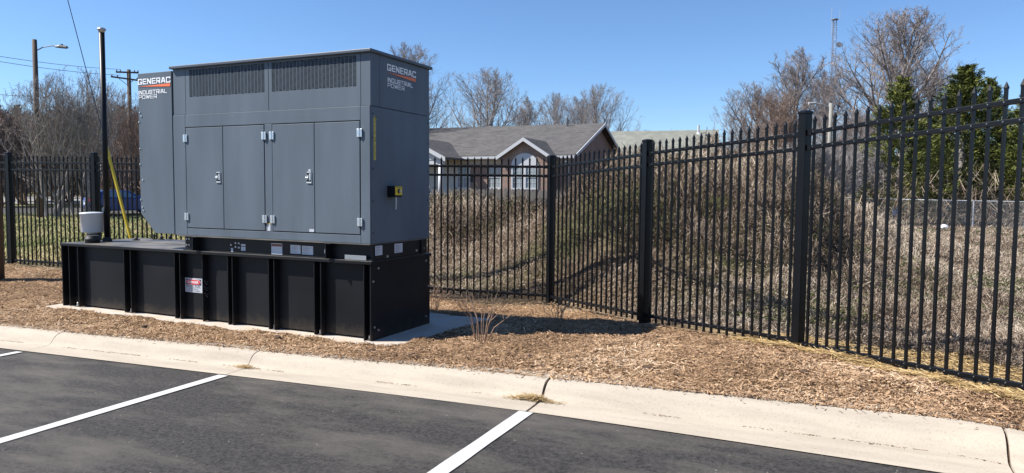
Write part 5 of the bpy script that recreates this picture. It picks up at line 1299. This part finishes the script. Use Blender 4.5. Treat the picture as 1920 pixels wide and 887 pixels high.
    k = per4; m = len(b3); t = rg.uniform(0.15, 1.0, (m, k)); base = np.where((t < 0.5)[..., None], b3[:, None]+(p1-b3)[:, None]*(t*2)[..., None], p1[:, None]+(tip-p1)[:, None]*((t-.5)*2)[..., None])
    s = rg.normal(0, 0.65, (m, k, 3)); s[..., 2] += 0.18; dn = td[:, None]*0.9+s
    V, Q = ribbons_np(base.reshape(-1, 3), dn.reshape(-1, 3), (L3[:, None]*rg.uniform(0.3, 0.75, (m, k))).ravel(), twig_r*1.25, rg); crown.add(V, Q)
    return trunk.mesh(name+'_trunk'), crown.mesh(name+'_crown')
VAR = {}
VAR['fan'] = bare_tree('fan', 2, 13.5, 4.9, 1.6, 0.30, limbs=24, lean=(0.3, 1.3), per2=12, per3=8, per4=9, twig_r=0.0052, trunk_frac=0.08, rough=0.05)
VAR['round'] = bare_tree('round', 8, 13.0, 5.6, 2.0, 0.26, limbs=19, lean=(0.3, 1.35), per2=11, per3=7, per4=8, twig_r=0.0052, trunk_frac=0.17, rough=0.055)
VAR['tall'] = bare_tree('tall', 3, 12.0, 3.4, 2.0, 0.22, limbs=13, lean=(0.5, 1.3), per2=11, per3=8, per4=9, twig_r=0.0055, rough=0.06)
VAR['shrub'] = bare_tree('shrub', 4, 6.6, 2.9, 0.5, 0.11, limbs=10, lean=(0.75, 1.3), multi=7, per2=7, per3=6, per4=4, twig_r=0.0048, trunk_frac=0.2)
VAR['thicket'] = bare_tree('thicket', 6, 5.2, 3.1, 0.1, 0.09, limbs=10, lean=(0.5, 1.3), multi=9, per2=7, per3=7, per4=8, twig_r=0.009, trunk_frac=0.08, rough=0.14)
BH = {'round': (13.0, 5.6), 'fan': (13.5, 4.9), 'tall': (12.0, 3.4), 'shrub': (6.6, 2.9), 'thicket': (5.2, 3.1)}
def bare(var, px, d, pytop, wpx, label, group, m='bark', rz=0.0, name='bare_tree', zbase=None):
    x, y = G(px, d); z = h1(x, y) if zbase is None else zbase; H, Rw = BH[var]; hs = (zat(px, pytop, d)-z)/H; ws = 1.28*(wpx/2*d/F)/Rw
    t = tag(empty(name, (x, y, z), rz), label, 'tree' if name != 'bare_bush' else 'bush', group); t.scale = (ws, ws, hs)
    for part, me in zip(('trunk', 'crown'), VAR[var]):
        if not me.materials: me.materials.append(MATS['bark'])
        o = bpy.data.objects.new(part, me); COL.objects.link(o); o.parent = t
        o.material_slots[0].link = 'OBJECT'; o.material_slots[0].material = MATS[m]
    return t
g1 = 'bare trees behind the brick house'
bare('round', 902, 76, 126, 185, 'broad round bare tree behind the middle of the brick house roof', g1, 'bark_grey', 0.4)
bare('tall', 985, 84, 182, 105, 'low bare tree just right of the broad round one, over the roof', g1, 'bark_grey', 1.1)
bare('round', 1048, 80, 172, 118, 'mid sized bare tree over the small white gable on the roof', g1, 'bark_grey', 2.2)
bare('round', 1128, 78, 158, 135, 'bare tree over the right gable peak of the brick house', g1, 'bark_grey', 3.6)
bare('tall', 1085, 88, 180, 95, 'thin bare tree between the two trees at the right gable', g1, 'bark', 0.3)
bare('round', 762, 60, 84, 185, 'bare tree hidden behind the generator, its twigs showing over the roof lid', g1, 'bark', 5.0)
g2 = 'bare trees at right behind the mound'
bare('fan', 1662, 47, 18, 258, 'tallest bare tree, a wide fan of fine branches above the cedars', g2, 'bark', 0.0)
bare('tall', 1487, 52, 92, 150, 'second tallest bare tree, upright, left of the black fence post', g2, 'bark', 0.9)
bare('fan', 1408, 58, 152, 165, 'bare bushy tree at the left end of the right-hand group', g2, 'bark', 2.1)
bare('fan', 1462, 50, 170, 150, 'low bare tree crowding below the upright one', g2, 'bark_brown', 4.0)
bare('tall', 1548, 60, 128, 150, 'bare tree standing in front of the radio mast', g2, 'bark', 3.0)
bare('fan', 1590, 42, 205, 150, 'low bare tree around the pale lamp pole', g2, 'bark', 1.3)
bare('fan', 1745, 58, 120, 130, 'bare tree showing between the two tall cedars', g2, 'bark', 5.2)
g3 = 'bare scrub trees along the road at left'
sp_ = [(8, 62, 205, 130, 'thicket', 'bark_brown', 'brown scrub at the left edge of the photo, beyond the road'), (55, 66, 196, 150, 'shrub', 'bark_brown', 'bare scrub tree left of the street lamp pole'),
       (95, 40, 140, 150, 'shrub', 'bark_grey', 'many stemmed bare tree rising right behind the street lamp pole'), (150, 41, 128, 155, 'shrub', 'bark_grey', 'tallest many stemmed bare tree, between the lamp pole and the vent pipe'),
       (205, 62, 178, 150, 'shrub', 'bark_brown', 'bare scrub tree directly behind the black vent pipe'), (250, 56, 172, 130, 'shrub', 'bark_brown', 'bare scrub tree around the crossarm pole'),
       (118, 70, 205, 170, 'thicket', 'bark_brown', 'brown thicket behind the two many stemmed trees'), (175, 72, 212, 170, 'thicket', 'bark_brown', 'brown thicket beyond the road, above the white container'), (232, 68, 212, 150, 'thicket', 'bark_brown', 'brown thicket beyond the road, above the blue car'),
       (30, 74, 208, 170, 'thicket', 'bark_brown', 'brown thicket above the leftmost fence post'), (285, 70, 200, 150, 'thicket', 'bark_brown', 'brown thicket hidden mostly behind the generator hood'),
       (-60, 60, 190, 170, 'thicket', 'bark_brown', 'brown thicket mostly cut off by the left edge of the photo')]
for i, (px, d, pt_, w, v, m, lb_) in enumerate(sp_): bare(v, px, d, pt_, w, lb_, g3, m, i*1.7, 'bare_bush' if v == 'thicket' else 'bare_tree')
# brushy undergrowth at the back of the mound
g4 = 'bare brush behind the vine mound'
for i, (px, d, pt_, w, lb_) in enumerate([(1395, 24, 268, 120, 'grey brush over the dip in the vine mound'), (1500, 23, 258, 120, 'grey brush behind the mound beside the black post'), (1560, 26, 270, 110, 'grey brush at the foot of the pale lamp pole'), (1620, 33, 275, 90, 'thin brush left of the first cedar')]):
    bare('thicket', px, d, pt_, w, lb_, g4, 'bark_grey', i*2.1, 'bare_bush')

# evergreen cedars at the right
def cedar_mesh(seed, H, R, n=480, per=60):
    rg = np.random.default_rng(seed); f = rg.random(n)**1.15; z = H*(0.06+0.93*f); az = rg.uniform(0, 6.28, n)
    prof = R*(1-f)**0.95*(0.85+0.3*np.sin(az*3+seed+f*5)+0.3*rg.random(n))*np.clip(0.6+f*2.2, 0.6, 1)+0.05
    rad = prof*np.sqrt(rg.uniform(0.2, 1, n))*rg.uniform(0.8, 1.12, n); cx_, cy_ = rad*np.cos(az), rad*np.sin(az)
    out = np.stack([np.cos(az), np.sin(az), np.full(n, 0.9)], -1); out /= np.linalg.norm(out, axis=1)[:, None]
    s = rg.uniform(0.26, 0.75, n)*(1.2-0.85*f)
    base = np.stack([cx_, cy_, z], -1)[:, None]-out[:, None]*0.1
    t = rg.random((n, per)); j = rg.normal(0, 0.28, (n, per, 3))*(0.35+0.65*(1-t))[..., None]
    c = base+out[:, None]*(t*s[:, None]*1.5)[..., None]+j*s[:, None, None]
    d = out[:, None]+rg.normal(0, 0.5, (n, per, 3)); d /= np.linalg.norm(d, axis=2)[..., None]
    w = np.cross(d, rg.normal(0, 1, (n, per, 3))); w /= np.linalg.norm(w, axis=2)[..., None]
    L = rg.uniform(0.06, 0.17, (n, per))[..., None]; W_ = L*0.13
    V = np.stack([c-d*L*0.5-w*W_, c-d*L*0.5+w*W_, c+d*L*0.6+w*W_*0.3, c+d*L*0.6-w*W_*0.3], 2).reshape(-1, 3)
    ti = np.clip(rg.normal(0.42, 0.16, n)[:, None]+rg.normal(0, 0.16, (n, per)), 0, 1)
    cr = mesh_np('cedar_crown', V, np.arange(len(V)).reshape(-1, 4), np.repeat(ti.ravel(), 4)); cr.materials.append(MATS['cedar_mix'])
    tb = Tubes(); tb.tube(np.array([[0, 0, -0.3], [0.05, 0, H*0.4], [0, 0, H*0.95]]), np.array([0.14, 0.1, 0.02]), 8)
    for i in range(26):
        a = i*2.4; zz = H*(0.08+0.8*i/26); r_ = R*(1-zz/H)*0.8; tb.tube(np.array([[0, 0, zz], [r_*.5*math.cos(a), r_*.5*math.sin(a), zz+0.2], [r_*math.cos(a), r_*math.sin(a), zz+0.6*r_]]), np.array([0.03, 0.02, 0.008]), 4)
    tr = tb.mesh('cedar_trunk'); tr.materials.append(MATS['bark_grey']); return tr, cr
CED = [cedar_mesh(11, 6.8, 1.7), cedar_mesh(12, 6.8, 1.5), cedar_mesh(13, 6.8, 1.9)]
g5 = 'evergreen cedars at right'
for k, px, d, pt_, wpx, lb_ in ((0, 1683, 33, 148, 120, 'leftmost yellow-green cedar below the tallest bare tree'), (1, 1800, 35, 126, 130, 'tallest dark pointed cedar, second from the left'), (2, 1848, 38, 150, 110, 'dark cedar close behind the tallest one, on its right'),
                                (0, 1925, 33, 165, 130, 'cedar at the right edge of the photo'), (2, 1745, 37, 205, 110, 'low cedar filling the gap between the two left cedars'), (1, 1990, 36, 150, 140, 'cedar mostly cut off by the right edge, farther back than its neighbour')):
    x, y = G(px, d); z = h1(x, y); t = tag(empty('cedar_tree', (x, y, z), k*1.3+px), lb_, 'tree', g5); hs = (zat(px, pt_, d)-z)/6.8; ws = 1.3*wpx/2*d/F/(1.5, 1.3, 1.65)[k]
    t.scale = (ws, ws, hs)
    for part, me in zip(('trunk', 'crown'), CED[k]): o = bpy.data.objects.new(part, me); COL.objects.link(o); o.parent = t
# tangle of dry vines hanging in front of the cedars
N = 2600; px = rng.uniform(1630, 2050, N); d = rng.uniform(29.5, 33, N); x = CAM[0]+d*(CF[0]+CR[0]*(px-960)/F); y = CAM[1]+d*(CF[1]+CR[1]*(px-960)/F)
zt = hz(x, y)+rng.random(N)**1.6*2.3*(0.4+1.0*fbm(px*0.012, px*0, 3, 61))
V, Q, T = strands(x, y, zt-0.1, rng.normal(0.15, 0.35, N), rng.uniform(0.3, 1.3, N), rng.uniform(0, 6.28, N), rng.uniform(0.008, 0.022, N), np.clip(rng.normal(0.6, 0.25, N), 0, 1), rng.normal(0, 1, N))
tag(new_obj('vine_tangle', mesh_np('vine_tangle', V, Q, T), 'vine_mix'), kind='stuff')
# conifers peeking over the scrub at left
g6 = 'small conifers beyond the road at left'
for k, px, d, pt_, wpx, lb_ in ((1, 38, 90, 198, 60, 'dark conifer top over the scrub near the left edge'), (0, 2, 88, 190, 40, 'conifer cut by the left edge of the photo'), (2, 118, 92, 200, 75, 'olive conifer top between the lamp pole and the vent pipe'), (1, 232, 92, 200, 60, 'conifer top behind the crossarm pole')):
    x, y = G(px, d); z = h1(x, y); t = tag(empty('conifer', (x, y, z), px), lb_, 'tree', g6); t.scale = (wpx/2*d/F/1.4,)*2+((zat(px, pt_, d)-z)/6.8,)
    for part, me in zip(('trunk', 'crown'), CED[k]): o = bpy.data.objects.new(part, me); COL.objects.link(o); o.parent = t
# far woodland: upright stems and brush that read as one mass
N = 24000; px = rng.uniform(-500, 700, N); d = rng.uniform(100, 150, N); x = CAM[0]+d*(CF[0]+CR[0]*(px-960)/F); y = CAM[1]+d*(CF[1]+CR[1]*(px-960)/F)
topz = 8.2+2.2*(fbm(px*0.02, px*0, 4, 71)-0.5)*2; u_ = rng.random(N)
V, Q, T = strands(x, y, hz(x, y)+u_*topz*0.9-0.2, topz*rng.uniform(0.1, 0.35, N), rng.uniform(0.2, 1.6, N), rng.uniform(0, 6.28, N), rng.uniform(0.05, 0.16, N), rng.random(N), rng.normal(0, 1, N))
tag(new_obj('far_woodland', mesh_np('far_woodland', V, Q, T), 'wood_mix'), kind='stuff')
N = 14000; px = rng.uniform(1200, 2600, N); d = rng.uniform(95, 140, N); x = CAM[0]+d*(CF[0]+CR[0]*(px-960)/F); y = CAM[1]+d*(CF[1]+CR[1]*(px-960)/F)
topz = 7.0+2.5*(fbm(px*0.02, px*0, 4, 72)-0.5)*2; u_ = rng.random(N)
V, Q, T = strands(x, y, hz(x, y)+u_*topz*0.9-0.2, topz*rng.uniform(0.1, 0.35, N), rng.uniform(0.2, 1.6, N), rng.uniform(0, 6.28, N), rng.uniform(0.04, 0.13, N), rng.random(N), rng.normal(0, 1, N))
tag(new_obj('far_woodland', mesh_np('far_woodland', V, Q, T), 'wood_mix'), kind='stuff')

# ------------------------------------------------------------------ radio mast, lamp pole, chain-link fence, shelter
mx_, my_ = G(1553, 120); mz = 0.3; mt = zat(1553, 42, 120)-mz
mast = tag(empty('radio_mast', (mx_, my_, mz)), 'lattice radio mast with whip aerials and a white dish behind the bare trees', 'mast')
wd = lambda z: 0.55-0.22*z/mt
m = MB(); lg = []
for k in range(3):
    a = k*2.094+0.3; lg.append(a)
    MB().tube([(wd(0)*math.cos(a), wd(0)*math.sin(a), 0), (wd(mt)*math.cos(a), wd(mt)*math.sin(a), mt)], 0.05, 5).build('leg', 'tower_steel', mast)
nb = 24
for i in range(nb):
    z0, z1 = mt*i/nb, mt*(i+1)/nb
    for k in range(3):
        a, b = lg[k], lg[(k+1) % 3]
        m.tube([(wd(z0)*math.cos(a), wd(z0)*math.sin(a), z0), (wd(z1)*math.cos(b), wd(z1)*math.sin(b), z1)], 0.035, 3).tube([(wd(z1)*math.cos(a), wd(z1)*math.sin(a), z1), (wd(z1)*math.cos(b), wd(z1)*math.sin(b), z1)], 0.035, 3)
m.build('lattice', 'tower_steel', mast)['kind'] = 'stuff'
MB().lathe([(0.3, mt-0.05), (0.62, mt), (0.62, mt+0.1), (0.3, mt+0.14)], (0, 0, 0), 8).build('head_frame', 'tower_steel', mast)
for a, L, zz in ((0.2, 1.6, mt), (2.2, 2.4, mt), (4.2, 2.4, mt-2.6), (3.3, 2.6, mt-8)):
    MB().tube([(0.8*math.cos(a), 0.8*math.sin(a), zz), (0.8*math.cos(a), 0.8*math.sin(a), zz+L)], 0.03, 4).build('aerial', 'lamp_pale', mast)
dd_ = np.array([*(-ff), 0]); cpos = np.array([*(fr2*0.55), zat(1558, 89, 120)-mz])+dd_*0.5
MB().tube([cpos, cpos+dd_*0.1, cpos+dd_*0.25], [0.05, 0.4, 0.45], 14).build('dish', 'lamp_pale', mast)

lp, hh3 = pole('street_lamp', 1552, 195, 40, 0.125, 0.10, 'pale_pole', 'pale lamp pole with a short arm to the left, behind the tall black fence post', 'street lamp')
rd = CR[:2]
MB().tube([(0, 0, hh3-0.25), (-rd[0]*0.5, -rd[1]*0.5, hh3-0.03), (-rd[0]*0.9, -rd[1]*0.9, hh3)], 0.03, 6).build('lamp_arm', 'lamp_pale', lp)
MB().tube([(-rd[0]*0.85, -rd[1]*0.85, hh3), (-rd[0]*1.25, -rd[1]*1.25, hh3-0.02)], [0.06, 0.08], 8).build('lamp_head', 'lamp_pale', lp)

cl = tag(empty('chain_link_fence'), 'low galvanised chain-link fence at the far end of the dry grass, before the cedars', 'fence')
cps = [(1585, 33.5), (1645, 32.0), (1735, 30.8), (1827, 29.8), (1925, 28.8), (2030, 27.8), (2150, 27)]
pts_ = [np.array(G(px, d)) for px, d in cps]; chh = 1.12
for a in pts_: MB().tube([(a[0], a[1], h1(*a)-0.1), (a[0], a[1], h1(*a)+chh+0.04)], 0.032, 8).build('post', 'galv', cl)
for a, b in zip(pts_[:-1], pts_[1:]):
    za, zb = h1(*a)+chh, h1(*b)+chh
    MB().tube([(*a, za), (*b, zb)], 0.021, 6).build('top_rail', 'galv', cl)
    L = np.linalg.norm(b-a); V = []; step = 0.075; n = int((L+chh)/step); m = MB()
    for i in range(n):
        s = i*step
        for sg_ in (1, -1):
            t0, t1 = s-chh, s; z0, z1 = (0, chh) if sg_ > 0 else (chh, 0)
            c0, c1 = max(t0, 0), min(t1, L)
            if c1 <= c0: continue
            f0, f1 = (c0-t0)/chh, (c1-t0)/chh; q0 = a+(b-a)*c0/L; q1 = a+(b-a)*c1/L; hA = z0+(z1-z0)*f0; hB = z0+(z1-z0)*f1
            e = (za-chh)+(zb-za)*c0/L; e2 = (za-chh)+(zb-za)*c1/L; off = 0.002*sg_
            m.beam((q0[0], q0[1]+off, e+hA), (q1[0], q1[1]+off, e2+hB), 0.002, 0.0032)
    m.build('wire_mesh', 'galv', cl, fix=False)['kind'] = 'stuff'
ns = tag(empty('notice_board', (*(pts_[1]*0.6+pts_[2]*0.4), h1(*pts_[1])+0.62)), 'small pale blue notice on the chain-link fence, left of the cedars', 'sign')
MB().obox((0, 0, 0), (CR[0], CR[1], 0), 0.17, (CF[0], CF[1], 0), 0.006, (0, 0, 1), 0.2).build('board', 'sheet_blue', ns); ns.location = Vector(ns.location)-Vector((CF[0], CF[1], 0))*0.1
sx_, sy_ = G(1592, 48); sh = tag(empty('shelter', (sx_, sy_, h1(sx_, sy_)), math.atan2(CR[1], CR[0])), 'small white open shelter with a pitched roof, glimpsed through the right-hand fence', 'shelter')
e_ = zat(1592, 342, 48)-sh.location.z; p_ = zat(1592, 330, 48)-sh.location.z
MB().add([(-1.0, -0.9, e_), (1.0, -0.9, e_), (1.0, 0.9, e_), (-1.0, 0.9, e_), (0, 0, p_+0.1), (-1.0, -0.9, e_-.08), (1.0, -0.9, e_-.08), (1.0, .9, e_-.08), (-1.0, .9, e_-.08)], [(0, 1, 4), (1, 2, 4), (2, 3, 4), (3, 0, 4), (5, 8, 7, 6), (0, 5, 6, 1), (1, 6, 7, 2), (2, 7, 8, 3), (3, 8, 5, 0)]).build('roof', 'trim_white', sh)
for sx in (-0.85, 0.85):
    for sy in (-0.75, 0.75): MB().box(sx-.06, sx+.06, sy-.06, sy+.06, -0.2, e_-0.081).build('post', 'trim_white', sh)
bgx, bgy = G(1773, 28.5); lump('plastic_bag', bgx, bgy, (0.17, 0.1, 0.11), 'bag_white', 'crumpled white bag lying at the foot of the chain-link fence', 'bag', 31, z=h1(bgx, bgy)+0.03)
